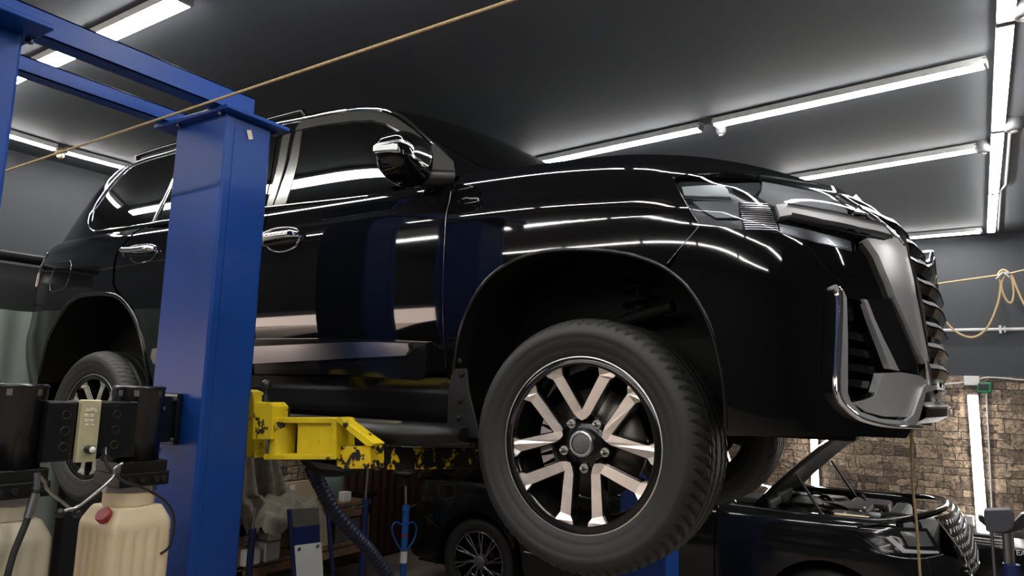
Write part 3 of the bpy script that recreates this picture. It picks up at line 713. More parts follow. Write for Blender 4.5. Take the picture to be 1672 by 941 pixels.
# running board
def board():
    prof = [(-.90, .045), (-1.05, .05), (-1.10, .045), (-1.125, .02), (-1.125, .0), (-1.10, -.022), (-1.0, -.035), (-.85, -.03)]
    xs = [-2.36, -2.32, -2.2, -1.6, -1.0, -.62, -.54, -.48, -.44, -.425]; G = []
    for x in xs:
        q = max(0, (x+.62)/.2); q2 = max(0, (-2.2-x)/.16); q = max(q, q2); k = math.sqrt(max(0, 1-min(q, 1)**2))
        G.append([(x, -.88+(y+.88)*(.35+.65*k), z*(.5+.5*k)+.02+FL+.008*q) for y, z in prof])
    mb = MB().grid(G); mb.add(G[0], [list(range(8))]); mb.add(G[-1], [list(range(8))[::-1]]); return mb
both(board(), 'running_board', 'trim', suv)
mb = MB()
for zz, yy in ((.068, -1.06), (.062, -1.085)): mb.box2((-2.25, yy-.008, zz+FL), (-.62, yy+.008, zz+.006+FL))
both(mb, 'board_tread_strip', 'satin', suv)
# hood as a loft of chords between the two shoulder lines
tt = np.concatenate([np.linspace(1.0, 5.0, 26), np.linspace(5.1, 10.15, 50)])
E_ = []
for t in tt:
    x = LB.pos([t], [.8+FL])[0][0]; z = float(zs(min(x, .95)))-.004
    for _ in range(4): x = LB.pos([t], [z+FL])[0][0]; z = float(zs(min(x, .95)))-.004
    E_.append(LB.pos([t], [z+FL])[0])
E_ = np.array(E_); s_ = np.linspace(-1, 1, 41); G = []
for e in E_:
    q_ = min(1, max(0, (.95-e[0])/.55)); q_ = q_*q_*(3-2*q_); cr = .045*q_; yv = s_*abs(e[1])
    bl = np.clip(abs(e[1])/.85, 0, 1)
    zc = e[2]+cr*bl*(1-np.abs(s_)**2.2)+.010*bl*np.exp(-((np.abs(yv)-.42)/.10)**2)*q_
    G.append(np.stack([np.full(41, e[0]), -yv, zc], 1))
MB().grid(G).build('hood', 'paint', suv)
# frame parts under the nose
mb = MB(); 
for s in (-1, 1):
    mb.box2((-.4, s*.42-.05, .06+FL), (.72, s*.42+.05, .17+FL)); mb.box2((.42, s*.62-.08, .085+FL), (.60, s*.62+.08, .2+FL))
mb.box2((.45, -.4, .10+FL), (.58, .4, .2+FL)); mb.build('front_frame', 'under', suv, bevel=.01)
mb = MB(); mb.prism([(-.62, .80, -.02+FL), (-.50, .80, -.05+FL), (-.46, .80, .3+FL), (-.6, .80, .3+FL)], (0, .02, 0)); mb.build('mud_flap', 'trim', suv)
# --- wheels (part > sub-parts): tyre, rim barrel, spokes, lug nuts, cap, brake
def rot(a): c, s = math.cos(a), math.sin(a); return lambda r, q: (r*math.cos(q+a), r*math.sin(q+a))
def make_wheel(cx, cz, sy=1, spin=0.0, full=True):
    Y0 = -.955*sy if sy == 1 else .955
    O = np.array([cx, -.945*sy, cz])
    def pt(a, b, c): return O+np.array([a, c*sy, b])      # a right, b up, c inwards
    # tyre: section (radius, depth), depth 0 = rim lip plane
    RO, TW = .397, .285; sec = [(.262, .018), (.268, .002), (.276, -.006), (.292, -.016), (.296, -.0155), (.300, -.019), (.325, -.026), (.335, -.0265), (.338, -.0285), (.352, -.0265), (.362, -.022), (.372, -.014), (.380, -.004), (.386, .006), (.390, .016), (.393, .028), (.395, .040)]
    tread = [(.3962, d) for d in np.linspace(.046, .205, 34)]
    back = [(r, .251-d) for r, d in reversed(sec[4:])]+[(.268, .245), (.262, .235)]
    prof = sec+tread+back; n = 840 if full else 200; A = np.arange(n)*2*math.pi/n
    R0 = np.array([p[0] for p in prof]); D0 = np.array([p[1] for p in prof])
    RR = np.repeat(R0[None], n, 0); DD = np.repeat(D0[None], n, 0)
    for k in range(len(prof)):
        r, d = prof[k]
        dd = min(d, .251-d)
        if r < .374: continue
        if .042 < dd < .13:
            for gc in (.060, .103):                       # rain grooves round the tyre
                if abs(dd-gc) < .0045: RR[:, k] -= .010
        if -.016 < dd < .055:                             # shoulder blocks
            ph = (A*70/(2*math.pi)+ (dd*16 if d < .12 else -dd*16)) % 1
            RR[:, k] -= np.where(np.abs(ph-.5) < .11, .010*min(1, (dd+.018)/.018), 0)
        if .064 < dd < .098:
            ph = (A*70/(2*math.pi)+dd*28) % 1; RR[:, k] -= np.where(np.abs(ph-.5) < .06, .004, 0)
    V = np.stack([O[0]+RR*np.cos(A)[:, None], O[1]+DD*sy, O[2]+RR*np.sin(A)[:, None]], 2)
    root = MB(); 
    # the disc face of the wheel: black web
    mb = MB(); prof2 = [(.0, .060), (.050, .058), (.075, .062), (.082, .075), (.10, .085)]
    mb.lathe([(.245, .0), (.266, -.002), (.270, .004), (.266, .012), (.252, .016), (.246, .05), (.232, .075), (.225, .16), (.232, .2), (.262, .22)], O, (0, sy, 0), 96, cap=False)
    w = mb.build('wheel_rim', 'wheelblack', suv)
    MB().grid(V, True, True).build('tyre', 'rubber', w)
    MB().lathe([(.2685, -.003), (.272, -.0035), (.2745, .001), (.272, .004)], O, (0, sy, 0), 96, cap=False).build('rim_lip', 'machined', w)
    hub = MB(); hub.lathe([(.0, .030), (.052, .030), (.082, .040), (.085, .075), (.0, .078)], O, (0, sy, 0), 60); hub.build('hub', 'wheelblack', w)
    # five V-shaped spokes; outline of one arm in polar (radius, angle in degrees)
    arms = MB(); faces = MB()
    for k in range(5):
        b0 = math.pi/2+spin+k*2*math.pi/5
        for sd in (1, -1):
            # outline in the frame along the V's axis (u) and across it (v)
            L = [(.072, 0), (.105, .0), (.2123, .0649), (.240, .0650), (.2620, .0653), (.2525, .0955), (.2300, .1410), (.2050, .115), (.1987, .0990), (.0935, .0295), (.079, .014)]
            L = [(u, v*sd) for u, v in L]
            if sd < 0: L = L[::-1]
            c, s_ = math.cos(b0), math.sin(b0)
            P2 = [(u*c-v*s_, u*s_+v*c) for u, v in L]
            dep = [ .018+ (0 if math.hypot(*q) < .2 else -.016*min(1, (math.hypot(*q)-.2)/.045)) for q in P2]
            P = [pt(q[0], q[1], dp) for q, dp in zip(P2, dep)]
            m_ = MB(); m_.prism(P, (0, .003*sy, 0)); faces.v += m_.v; faces.f += [[i+faces.n for i in f] for f in m_.f]; faces.sm += m_.sm; faces.n += m_.n
            # black body behind, a little wider
            cen = np.array(P2).mean(0); P3 = []
            for q, dp in zip(P2, dep):
                r = math.hypot(*q); ax = np.array([c, s_]); u = q@ax if False else q[0]*c+q[1]*s_; v = -q[0]*s_+q[1]*c
                vm = sd*interp([.06, .0935, .2123, .262], [.006, .014, .082, .103])(u); v2 = v+math.copysign(.0045, v-vm)
                P3.append((u*c-v2*s_, u*s_+v2*c))
            P3 = [pt(q[0], q[1], dp+.0025) for q, dp in zip(P3, dep)]
            m_ = MB(); m_.prism(P3, (0, .042*sy, 0)); arms.v += m_.v; arms.f += [[i+arms.n for i in f] for f in m_.f]; arms.sm += m_.sm; arms.n += m_.n
    arms.build('spokes', 'wheelblack', w, bevel=.002, seg=1)
    faces.build('spoke_faces', 'machined', w)
    MB().lathe([(0, .008), (.026, .008), (.031, .010), (.036, .016)], O, (0, sy, 0), 48).build('centre_cap', 'capgrey', w)
    MB().lathe([(.0315, .0075), (.038, .006), (.042, .010), (.043, .020), (.043, .032)], O, (0, sy, 0), 48, cap=False).build('cap_ring', 'satin', w)
    for k in range(5):
        a = math.pi/2+spin+math.pi/5+k*2*math.pi/5; p = pt(.075*math.cos(a), .075*math.sin(a), .010)
        lm = MB(); lm.lathe([(0, -.002), (.006, -.001), (.0085, .004), (.0095, .03)], p, (0, sy, 0), 6, smooth=False); lm.lathe([(.0145, .022), (.0145, .034)], p, (0, sy, 0), 20); lm.build('lug_nut', 'steel', w)
    dsk = MB(); dsk.lathe([(.06, .105), (.175, .105), (.175, .13), (.06, .13)], O, (0, sy, 0), 64); dsk.build('brake_disc', 'disc', w)
    cal = MB()
    for i in range(7):
        a = math.radians(150+i*10); cal.box(pt(.165*math.cos(a), .165*math.sin(a), .115), (.045, .07, .04), np.array([[math.cos(a), 0, -math.sin(a)], [0, 1, 0], [math.sin(a), 0, math.cos(a)]]))
    cal.build('brake_caliper', 'steel', w)
    MB().cyl(pt(0, 0, .12), pt(0, 0, .55), .05, 20).build('axle', 'under', w)
    return w
make_wheel(0, HUBF, 1, .02)
make_wheel(XRR, HUBR, 1, .06)
make_wheel(-.18, HUBF, -1, .2, False); make_wheel(XRR, HUBR, -1, .3, False)
# suspension in the front arch
mb = MB(); c0 = at(1045, 480, 1, -.62); pts = []
for i in range(120):
    a = i/120*4.2*2*math.pi; pts.append(c0+np.array([.055*math.cos(a), .055*math.sin(a), -.11+.2*i/120]))
mb.tube(pts, .009, 8); mb.cyl(c0+[0, 0, -.28], c0+[0, 0, .13], .026, 16)
mb.build('coil_spring', 'under', suv)
mb = MB(); mb.tube([at(1100, 500, 1, -.72), at(1060, 512, 1, -.7), at(1010, 528, 1, -.66), at(960, 560, 1, -.6)], .022, 12); mb.tube([c0+[-.2, .3, -.25], c0+[0, -.1, -.30], c0+[.1, -.12, -.28]], .028, 10)
mb.build('control_arm', 'under', suv)
# --- front end
def px3(L): return LB.poly(L)
HL = [(1099, 292), (1108, 286), (1150, 284), (1190, 282), (1248, 287), (1310, 297), (1372, 309), (1381, 321), (1391, 358), (1398, 380), (1396, 410), (1340, 397), (1273, 379), (1202, 372), (1142, 364), (1128, 345), (1110, 314)]
lamp = LB.panel(px3(HL), -.035, .0).build('headlight', 'lampdark', suv); 
LB.panel(px3(HL), -.035, .0).build('headlight', 'lampdark', suv, mirror=True)
def lpart(L, name, m_, off=-.02, th=.015, sm=0): return LB.panel(px3(L), off, th, .05, .012, sm=sm).build(name, m_, lamp)
lpart([(1112, 301), (1150, 298), (1182, 297), (1189, 305), (1193, 317), (1150, 317), (1116, 315)], 'led_block', 'lampwhite', -.014)
lpart([(1114, 319), (1193, 320), (1194, 323), (1118, 322)], 'led_rim', 'chrome', -.012, .01)
lpart([(1129, 324), (1206, 322), (1207, 351), (1168, 352), (1150, 342)], 'lower_cell', 'lampgrey', -.022)
lpart([(1248, 289), (1310, 301), (1374, 317), (1382, 330), (1388, 357), (1340, 350), (1284, 338), (1263, 330), (1240, 316), (1246, 304)], 'centre_cell', 'lampgrey', -.016)
lpart([(1198, 293), (1244, 291), (1243, 303), (1234, 314), (1215, 307), (1200, 299)], 'upper_cell', 'lampdark', -.016)
for k in range(13):
    y = 327+k*3.7; x0 = 1206+k*.9; x1 = 1256+k*1.4
    lpart([(x0, y), (x1, y+1.5), (x1, y+3.0), (x0, y+1.6)], 'reflector_rib', 'satin', -.010, .012)
lpart([(1222, 334), (1244, 334), (1252, 352), (1256, 370), (1240, 366), (1228, 350)], 'amber_reflector', 'amber', -.016, .004)
lpart([(1273, 362), (1340, 377), (1394, 391), (1396, 408), (1340, 395), (1276, 378)], 'lower_strip', 'satin', -.012)
LB.panel(px3(HL), .001, .004, .08, .02).build('lens', 'clear', lamp)
def fpart(L, name, m_, off=.006, th=.02, sm=0, mirror=True):
    p = LB.panel(px3(L), off, th, .06, .015, sm=sm); a = p.build(name, m_, suv)
    if mirror: p.build(name, m_, suv, mirror=True)
    return a
tN = np.linspace(5.2, 1.0, 14); top_ = []
for t in tN:
    z = .8
    for _ in range(5): z = float(zs(min(LB.pos([t], [z+FL])[0][0], .95)))-.004
    top_.append((t, z+FL))
i0 = LB.px2(1241, 285)
top_ = [p for p in top_ if p[0] < i0[0]-.05]
both(LB.panel([i0, bx(.55, float(zs(.55))-.004)]+top_+[(1.0, .80+FL), (3.2, .80+FL)]+LB.poly([(1384, 319), (1372, 308), (1310, 296), (1248, 286)]), 0, .02, .1, .015), 'nose_panel', 'paint', suv)
# chrome bar under the headlight, in three layers
fpart([(1265, 338), (1283, 337), (1340, 348), (1400, 362), (1440, 372), (1456, 380), (1461, 392), (1400, 377), (1340, 365), (1290, 354), (1272, 357)], 'headlight_bar', 'greysilver', .012, .03)
fpart([(1283, 337), (1340, 347), (1400, 361), (1440, 371), (1440, 373.5), (1400, 364), (1340, 350), (1283, 340)], 'bar_highlight', 'chrome', .016, .01)
fpart([(1290, 352), (1340, 364), (1400, 377), (1450, 389), (1450, 395), (1400, 383), (1340, 370), (1290, 357)], 'bar_highlight', 'chrome', .016, .01)
fpart([(1392, 323), (1400, 317), (1419, 317), (1429, 326), (1437, 351), (1415, 351), (1392, 348)], 'inner_lamp', 'lampgrey', .004, .02)
fpart([(1392, 348), (1415, 351), (1437, 351), (1439, 355), (1392, 352)], 'lamp_sill', 'chrome', .006, .01)
gstrip([(1141, 370), (1113, 402), (1090, 430)], .0014, 'bumper_seam_line', 'darkchrome', .001, LB, 4, .0)  # thin chrome lines put in for the highlights on the panel-cut edges
gstrip([(1099, 290), (1110, 313), (1128, 345), (1142, 365)], .0018, 'headlight_seam', 'darkchrome', .001, LB, 4, .0)
strip(LB, np.array([bx(-.529, z) for z in np.linspace(.26, .90, 16)]), .0013, .0, .001).build('door_seam_highlight', 'darkchrome', suv)  # bright line put in for the highlight along the door cut
# bumper skin
bump = [cut_top]+LB.poly([(1202, 374), (1273, 381), (1340, 399), (1396, 412), (1407, 396), (1428, 422), (1452, 486), (1484, 563), (1498, 592), (1503, 628), (1500, 650), (1494, 690), (1480, 716), (1400, 713), (1320, 712), (1184, 712)])
ib = nearest(AF, (1086, 437))
bump = bump+[tuple(p) for p in AF[-2:ib:-1]]+[LB.px2(1115, 402)]
hole = px3([(1380, 487), (1404, 490), (1420, 520), (1436, 556), (1457, 604), (1430, 640), (1400, 655), (1384, 650), (1380, 600)])
both(LB.panel(bump, 0, .02, .10, .02, holes=[hole]), 'front_bumper', 'paint', suv)
both(LB.panel(px3([(1370, 478), (1404, 484), (1470, 604), (1430, 655), (1380, 665), (1370, 600)]), -.07, 0), 'intake_back', 'under', suv)
for k in range(4):
    y = 540+k*26; fpart([(1381, y), (1402, y+2), (1428+k*7, y+8), (1430+k*7, y+20), (1402, y+14), (1381, y+11)], 'intake_louvre', 'gloss', -.025, .03)
fpart([(1381, 490), (1402, 493), (1410, 520), (1400, 524), (1381, 516)], 'intake_louvre', 'gloss', -.03, .02)
# chrome surround
fpart([(1350, 471), (1360, 466), (1371, 474), (1377, 487), (1379, 560), (1379, 641), (1383, 654), (1399, 672), (1430, 683), (1470, 687), (1482, 677), (1491, 652), (1498, 633), (1504, 628), (1520, 632), (1519, 636), (1502, 641), (1490, 688), (1482, 694), (1474, 696), (1430, 693), (1398, 686), (1375, 672), (1358, 652), (1353, 624), (1356, 556), (1358, 488)], 'intake_surround', 'silver', .016, .03)
gstrip([(1353, 474), (1357, 490), (1356, 556), (1354, 624), (1357, 648), (1368, 664), (1384, 678), (1400, 685), (1430, 692), (1472, 695)], .007, 'surround_edge', 'chrome', .032, LB, 5, .026)
fpart([(1389, 658), (1410, 654), (1426, 648), (1438, 610), (1465, 608), (1498, 614), (1517, 630), (1502, 631), (1491, 651), (1478, 681), (1440, 680), (1412, 673)], 'intake_ramp', 'greysilver', .008, .03)
fpart([(1405, 489), (1411, 491), (1423, 522), (1438, 556), (1462, 606), (1447, 602), (1430, 557), (1417, 524)], 'intake_blade', 'silver', .012, .02)
fpart([(1412, 490), (1450, 488), (1484, 565), (1496, 592), (1478, 604), (1464, 605), (1440, 555)], 'intake_fin', 'gloss', .010, .03)
# big tapering chrome blade beside the grille
fpart([(1406, 394), (1433, 398), (1459, 393), (1463, 400), (1470, 425), (1480, 480), (1492, 540), (1501, 588), (1498, 594), (1491, 580), (1470, 530), (1450, 484), (1436, 448), (1425, 421)], 'grille_blade', 'silver', .020, .03)
fpart([(1459, 391), (1464, 391), (1472, 425), (1484, 485), (1496, 545), (1504, 588), (1501, 590), (1492, 543), (1480, 482), (1468, 425)], 'blade_edge', 'chrome', .026, .02)
# grille: frame, bars and badge on the nose (their own geometry across the whole width)
def nose(y, z): # nose surface point at lateral y (right is negative) and height z
    t = np.linspace(1.6, 7.5, 120); P = LB.pos(t, np.full(120, z)); v = -P[:, 1]
    return np.array([float(np.interp(abs(y), v, P[:, 0])), y, z])
def hw(z): return float(interp([.22, .40, .62, .78, .86], [.50, .50, .56, .66, .60])(z))
zz = np.linspace(.22, .80, 8)
mb = MB(); G = [[nose(y, z+FL)-np.array([.075, 0, 0]) for y in np.linspace(-.6, .6, 17)] for z in np.linspace(.20, .84, 10)]; mb.grid(G); mb.build('grille_back', 'under', suv)
ns_ = 8
for k in range(ns_):
    z = .285+k*.066; wv = hw(z); ys = np.linspace(-wv, wv, 33); lay = []
    for y in ys:
        p = nose(y, z+FL); u = abs(y)/wv; step = .012*max(0, min(1, (.72-u)/.08))
        x = p[0]+step-.012
        lay.append([(x-.05, y, z+FL-.020), (x, y, z+FL-.022), (x+.012, y, z+FL+.004), (x+.002, y, z+FL+.021), (x-.05, y, z+FL+.019)])
    mb = MB(); mb.grid(lay, False); b = mb.build('grille_bar', 'gloss', suv)
    lay2 = [[np.array(r[2])+[.003, 0, .006], np.array(r[3])+[.003, 0, .003], np.array(r[4])+[.045, 0, .006], np.array(r[3])+[-.0, 0, -.004]] for r in lay]
    mb = MB(); mb.grid(lay2, False); mb.build('bar_edge', 'silver', b)
# top rail of the grille
mb = MB(); P = []
for y in np.linspace(-.66, .66, 41):
    z = .80+.03*(1-(abs(y)/.66)**2); p = nose(y, min(z, .86)+FL); P.append(p+np.array([.008, 0, 0]))
mb.tube(P, .011, 10); mb.build('grille_rail', 'chrome', suv)
for sy in (1, -1):
    P = [nose(-sy*y, z+FL)+np.array([.010, 0, 0]) for y, z in [(.66, .80), (.60, .70), (.56, .60), (.525, .45), (.50, .30), (.48, .24)]]
    MB().tube(smoothpts(P, 4), .010, 10).build('grille_rail', 'chrome', suv)
bc = nose(0, .66+FL)+np.array([.018, 0, 0])
badge = MB(); th = [(math.cos(a)*.105, math.sin(a)*.075) for a in np.linspace(0, 2*math.pi, 49)[:-1]]
G = [[bc+np.array([dx, a*s, b*s]) for dx, s in ((-.05, .98), (0, 1), (.010, .96), (.012, .80), (.006, .74), (.004, .3))] for a, b in th]
badge.grid(G, True, True); bo = badge.build('grille_badge', 'chrome', suv)
MB().prism([bc+np.array([.003, a*.76, b*.76]) for a, b in th], (.003, 0, 0)).build('badge_field', 'gloss', bo)
for (ra, rb_, cz) in ((.060, .046, 0), (.022, .044, .0), (.040, .016, .022)):
    P = [bc+np.array([.010, ra*math.cos(a), cz+rb_*math.sin(a)]) for a in np.linspace(0, 2*math.pi, 33)[:-1]]
    MB().tube(P, .004, 8, closed=True).build('badge_ring', 'chrome', bo)
# lower bumper centre and skid plate
mb = MB(); G = [[nose(y, z+FL)+np.array([dx, 0, 0]) for y in np.linspace(-.56, .56, 21)] for z, dx in ((.15, -.25), (.15, -.05), (.17, -.03), (.26, -.045), (.27, -.1))]; mb.grid(G, True); mb.build('lower_bumper', 'trim', suv)
mb = MB(); G = [[nose(y, z+FL)+np.array([dx, 0, 0]) for y in np.linspace(-.52, .52, 21)] for z, dx in ((.125, -.2), (.125, -.02), (.145, .01), (.175, .01), (.19, -.02), (.19, -.1))]; mb.grid(G, False); mb.build('lower_lip', 'trim', suv)
mb = MB(); G = [[nose(y, z+FL)+np.array([dx, 0, 0]) for y in np.linspace(-.50, .50, 21)] for z, dx in ((.170, .012), (.176, .013), (.182, .002))]; mb.grid(G, False); mb.build('lip_line', 'satin', suv)
# ================================================================== the lift
def post(x0, x1, y0, y1, label, group, pl, ztop, face='blue'):
    t = thing('lift_post', label, 'lift post', ((x0+x1)/2, (y0+y1)/2, 0), group)
    mb = MB()
    # C-section: two folded corner strips stand a little proud of the faces
    a = .022; prof = [(x0+.015, y1), (x0, y1-.015), (x0, y0+.02), (x0+.004, y0), (x1-.040, y0), (x1-.034, y0-.004), (x1-.006, y0-.004), (x1, y0+.004), (x1, y0+.03), (x1-.003, y0+.034), (x1-.003, y1-.012), (x1-.015, y1)]
    mb.prism([(x, y, .02) for x, y in prof], (0, 0, ztop-.02)); mb.build('column', 'blue', t, bevel=.002, seg=1)
    MB().box2((x0-.1, y0-.12, 0), (x1+.1, y1+.12, .02)).build('base_plate', 'blue', t, bevel=.003)
    p = MB().box2((pl[0], pl[1], ztop), (pl[2], pl[3], ztop+.016)).build('top_plate', 'blue', t, bevel=.004)
    for x in (x0+.04, x1-.02):
        for y in (y0-.018+.0, y1+.02):
            b = MB(); b.cyl((x, y, ztop-.012), (x, y, ztop), .011, 6); b.cyl((x, y, ztop+.016), (x, y, ztop+.03), .008, 10); b.build('bolt', 'bluedark', p)
    return t
pR = post(-1.485, -1.175, -1.45, -1.25, 'blue lift post in front of the rear door of the raised SUV', 'blue lift posts', (-1.585, -1.485, -1.135, -1.205), 1.15+FL)
c = at(408, 220, 0, -1.175+.001); MB().box(c, (.001, .020, .034), np.array([[1, 0, 0], [0, .94, .34], [0, -.34, .94]]).T).build('label_sticker', 'sticker', pR)
post(-1.485, -1.175, -2.36, -2.115, 'blue lift post at the left edge with a flanged top plate', 'blue lift posts', (-1.585, -2.45, -1.075, -2.085), 1.15+FL)
post(-.875, -.57, 1.32, 1.55, 'far blue lift post, only its foot showing under the front wheel', 'blue lift posts', (-.95, 1.28, -.5, 1.6), 1.0+FL)
def beam(x0, x1, ya, yb, z, h, label):
    mb = MB(); th = .006
    mb.box2((x1-th, ya, z), (x1, yb, z+h)); mb.box2((x0, ya, z), (x1, yb, z+th)); mb.box2((x0, ya, z+h-th), (x1, yb, z+h))
    o = mb.build('cross_beam', 'blue', None, bevel=.001, seg=1); tag(o, label, 'beam', 'blue beams joining the two lift posts')
    return o
beam(-1.255, -1.185, -2.6, -1.335, 1.169+FL, .078, 'wider blue channel beam resting on the near side of both post tops')
beam(-1.57, -1.51, -2.6, -1.39, 1.169+FL, .055, 'thinner blue channel beam joining the posts on their far side')
# yellow carriage and arm
car = thing('lift_carriage', 'yellow lift carriage and swing arm with worn paint under the SUV sill', 'lift arm', (-1.3, -1.2, 1.6), 'yellow lift arms')
P_ = lambda px, py, y: at(px, py, 1, y)
def yb(L, y, d, name, m='yellow', bev=.003, par=None): return MB().prism([P_(a, b, y) for a, b in L], (0, d, 0)).build(name, m, par or car, bevel=bev)
yb([(402, 636), (412, 640), (416, 660), (416, 748), (402, 748)], -1.19, .05, 'carriage_side')
yb([(414, 657), (440, 657), (446, 664), (443, 718), (412, 718)], -1.235, .07, 'gear_housing')
yb([(440, 682), (547, 682), (549, 692), (440, 691)], -1.22, .085, 'arm_top_plate')
yb([(430, 742), (546, 742), (546, 751), (430, 751)], -1.22, .085, 'arm_bottom_plate')
yb([(486, 691), (541, 691), (541, 742), (484, 742)], -1.205, .07, 'arm_web')
yb([(541, 683), (549, 683), (548, 751), (541, 751)], -1.222, .088, 'arm_end_plate')
g = MB(); c = P_(462, 716, -1.175); g.cyl(c+[0, 0, -.056], c+[0, 0, .056], .045, 32); g.build('arm_pivot', 'yellow', car, bevel=.004)
for k in range(3):
    g = MB(); c = P_(449+k*5, 681, -1.2); g.tube([c+[0, 0, -.01], c+[0, 0, .012]], .004, 8); g.build('gear_tooth', 'yellow', car)
yb([(549, 682), (554, 681), (612, 725), (606, 729), (598, 729), (549, 689)], -1.22, .05, 'brace')
yb([(549, 729), (604, 729), (604, 766), (549, 766)], -1.20, .07, 'arm_tube', 'yellowworn', .004)
MB().prism([at(602, 731, 1, -1.165), at(792, 734, 1, -.64), at(794, 765, 1, -.64), at(602, 768, 1, -1.165)], (0, .055, 0)).build('arm_extension', 'yellowbare', car, bevel=.004)
yb([(500, 751), (560, 762), (560, 770), (520, 766)], -1.2, .12, 'arm_bearing', 'black')
g = MB(); c = P_(435, 628, -1.2); g.ball(c, .0185, 20); g.build('ball_knob', 'black', car)
g = MB(); g.cyl(P_(434, 656, -1.2), P_(434, 645, -1.2), .014, 16); g.cyl(P_(434, 646, -1.2), P_(435, 636, -1.2), .006, 12); g.build('knob_stem', 'black', car)
g = MB(); g.box(P_(459, 672, -1.16), (.045, .05, .035)); g.build('rubber_pad', 'black', car, bevel=.004)
g = MB(); q = at(788, 738, 1, -.60); g.cyl(q, q+[0, 0, .035], .05, 24); g.build('arm_pad', 'black', car)
# ------------------------------------------------------------------ hydraulic units
def unit(dy, label, cable, tankmat, first=True):
    cx, cy = -1.225, -1.65+dy; t = thing('hydraulic_unit', label, 'hydraulic pump', (cx, cy, FL-.6), 'hydraulic units beside the lift posts')
    zt, zb = .165+FL, -.062+FL
    m = MB(); m.lathe([(.0, zt+.004), (.075, zt+.004), (.079, zt), (.079, zt-.004), (.0765, zt-.008), (.0765, zt-.03), (.075, zt-.032), (.075, zb+.0), (.0, zb)][::-1], (cx, cy, 0), (0, 0, 1), 64)
    mo = m.build('motor', 'motor', t)
    for a in (-70, -35, 20, 200, 250):
        a = math.radians(a); MB().box((cx+.0775*math.cos(a), cy+.0775*math.sin(a), zt-.018), (.004, .014, .018), np.array([[math.cos(a), -math.sin(a), 0], [math.sin(a), math.cos(a), 0], [0, 0, 1]])).build('rim_clip', 'steel', mo)
    v = MB(); v.box((cx, cy, zb-.018), (.145, .15, .036)); v.box((cx+.005, cy, zb-.055), (.15, .16, .042)); vb = v.build('valve_block', 'trim', t, bevel=.003)
    for i, (yy) in enumerate((-.05, -.012, .035, .058)):
        MB().cyl((cx+.078, cy+yy, zb-.055), (cx+.088, cy+yy, zb-.055), .010, 6).build('plug', 'black', vb)
    MB().cyl((cx, cy, zb-.094), (cx, cy, zb-.074), .078, 48).build('clamp_ring', 'steel', t)
    k = MB(); k.lathe([(.074, zb-.135), (.074, zb-.09)], (cx, cy, 0), (0, 0, 1), 48)
    # tank with fluted sides
    x0, x1, y0, y1 = -1.33, -1.125, cy-.095, cy+.092; z1 = zb-.175; z0 = FL-.62; n = 33
    def ring(z, inset, fl):
        R_ = []
        for (ax, ay, bx_, by) in ((x0, y0, x1, y0), (x1, y0, x1, y1), (x1, y1, x0, y1), (x0, y1, x0, y0)):
            L = math.hypot(bx_-ax, by-ay); nx, ny = (by-ay)/L, -(bx_-ax)/L
            for i in range(n-1):
                u = .04+.92*i/(n-1); q = 0
                if fl and .16 < u < .84: q = -.006*max(0, math.sin((u-.16)/.68*math.pi*7))**.6*fl if math.sin((u-.16)/.68*math.pi*7) > 0 else 0
                px_, py_ = ax+(bx_-ax)*u+nx*q, ay+(by-ay)*u+ny*q
                R_.append((cx+(px_-cx)*inset, cy+(py_-cy)*inset, z))
        return R_
    rows = [ring(z0, .97, 0), ring(z0+.02, 1, 0), ring(z1-.065, 1, 1), ring(z1-.045, 1, .7), ring(z1-.03, 1, 0), ring(z1-.012, .99, 0), ring(z1, .95, 0), ring(z1+.030, .80, 0), ring(z1+.038, .74, 0), ring(z1+.04, .3, 0)]
    k.grid([r+[r[0]] for r in rows]); k.build('oil_tank', tankmat, t)
    c0 = np.array((cx+.035, cy-.085, z1+.012)); ax = np.array((.25, -.75, .62)); ax /= np.linalg.norm(ax)
    MB().lathe([(.018, -.015), (.018, .0), (.024, .002), (.024, .018), (.021, .022), (0, .022)], c0, ax, 14, smooth=False).build('filler_cap', 'redcap', t)
    return t, cx, cy, zb
uR, ux, uy, uz = unit(0, 'hydraulic unit with black motor and cream tank beside the blue post', True, 'cream')
uL, lx, ly, lz = unit(-.355, 'hydraulic unit cut by the left edge, with grey-cream oil tank and hose', True, 'oldcream')
# terminal boxes between the motors
for (t, ya, yb_, yy) in ((uR, -1.845, -1.70, (-1.775,)), (uL, -1.960, -1.862, (-1.92,))):
    b = MB().box2((-1.27, ya, -.045+FL), (-1.135, yb_, .122+FL)).build('terminal_box', 'motor', t, bevel=.004)
    for i in range(3):
        c = (-1.1345, yy[0]+.01, .085-.045*i+FL); MB().lathe([(.0125, -.001), (.0125, .0022), (.0105, .0022), (.0105, -.001)], c, (1, 0, 0), 28, cap=False).build('knockout', 'black', b)
    MB().box2((-1.136, ya+.02, -.035+FL), (-1.1335, yb_-.055, .112+FL)).build('box_lid', 'motor', b, bevel=.001)
pl = MB().box2((-1.13, -1.882, -.048+FL), (-1.112, -1.826, .128+FL)).build('switch_plate', 'brass', uR, bevel=.002)
MB().lathe([(.0, .026), (.010, .026), (.0125, .023), (.0125, 0)], (-1.112, -1.852, -.012+FL), (1, 0, 0), 24).build('rotary_switch', 'black', pl)
MB().lathe([(.0, .0275), (.009, .0272), (.0095, .024)], (-1.112, -1.852, -.012+FL), (1, 0, 0), 24).build('switch_cap', 'white', pl)
for (yy, zz_, w, h) in ((-1.866, .098, .010, .009), (-1.853, .100, .009, .010), (-1.842, .097, .008, .010), (-1.866, .084, .012, .009), (-1.851, .083, .010, .010), (-1.866, .070, .010, .009), (-1.852, .069, .012, .009), (-1.862, .058, .008, .007), (-1.848, .057, .008, .006)):
    MB().box((-1.1105, yy, zz_+FL), (.003, w, h)).build('raised_sticker', 'sticker', pl, bevel=.001)
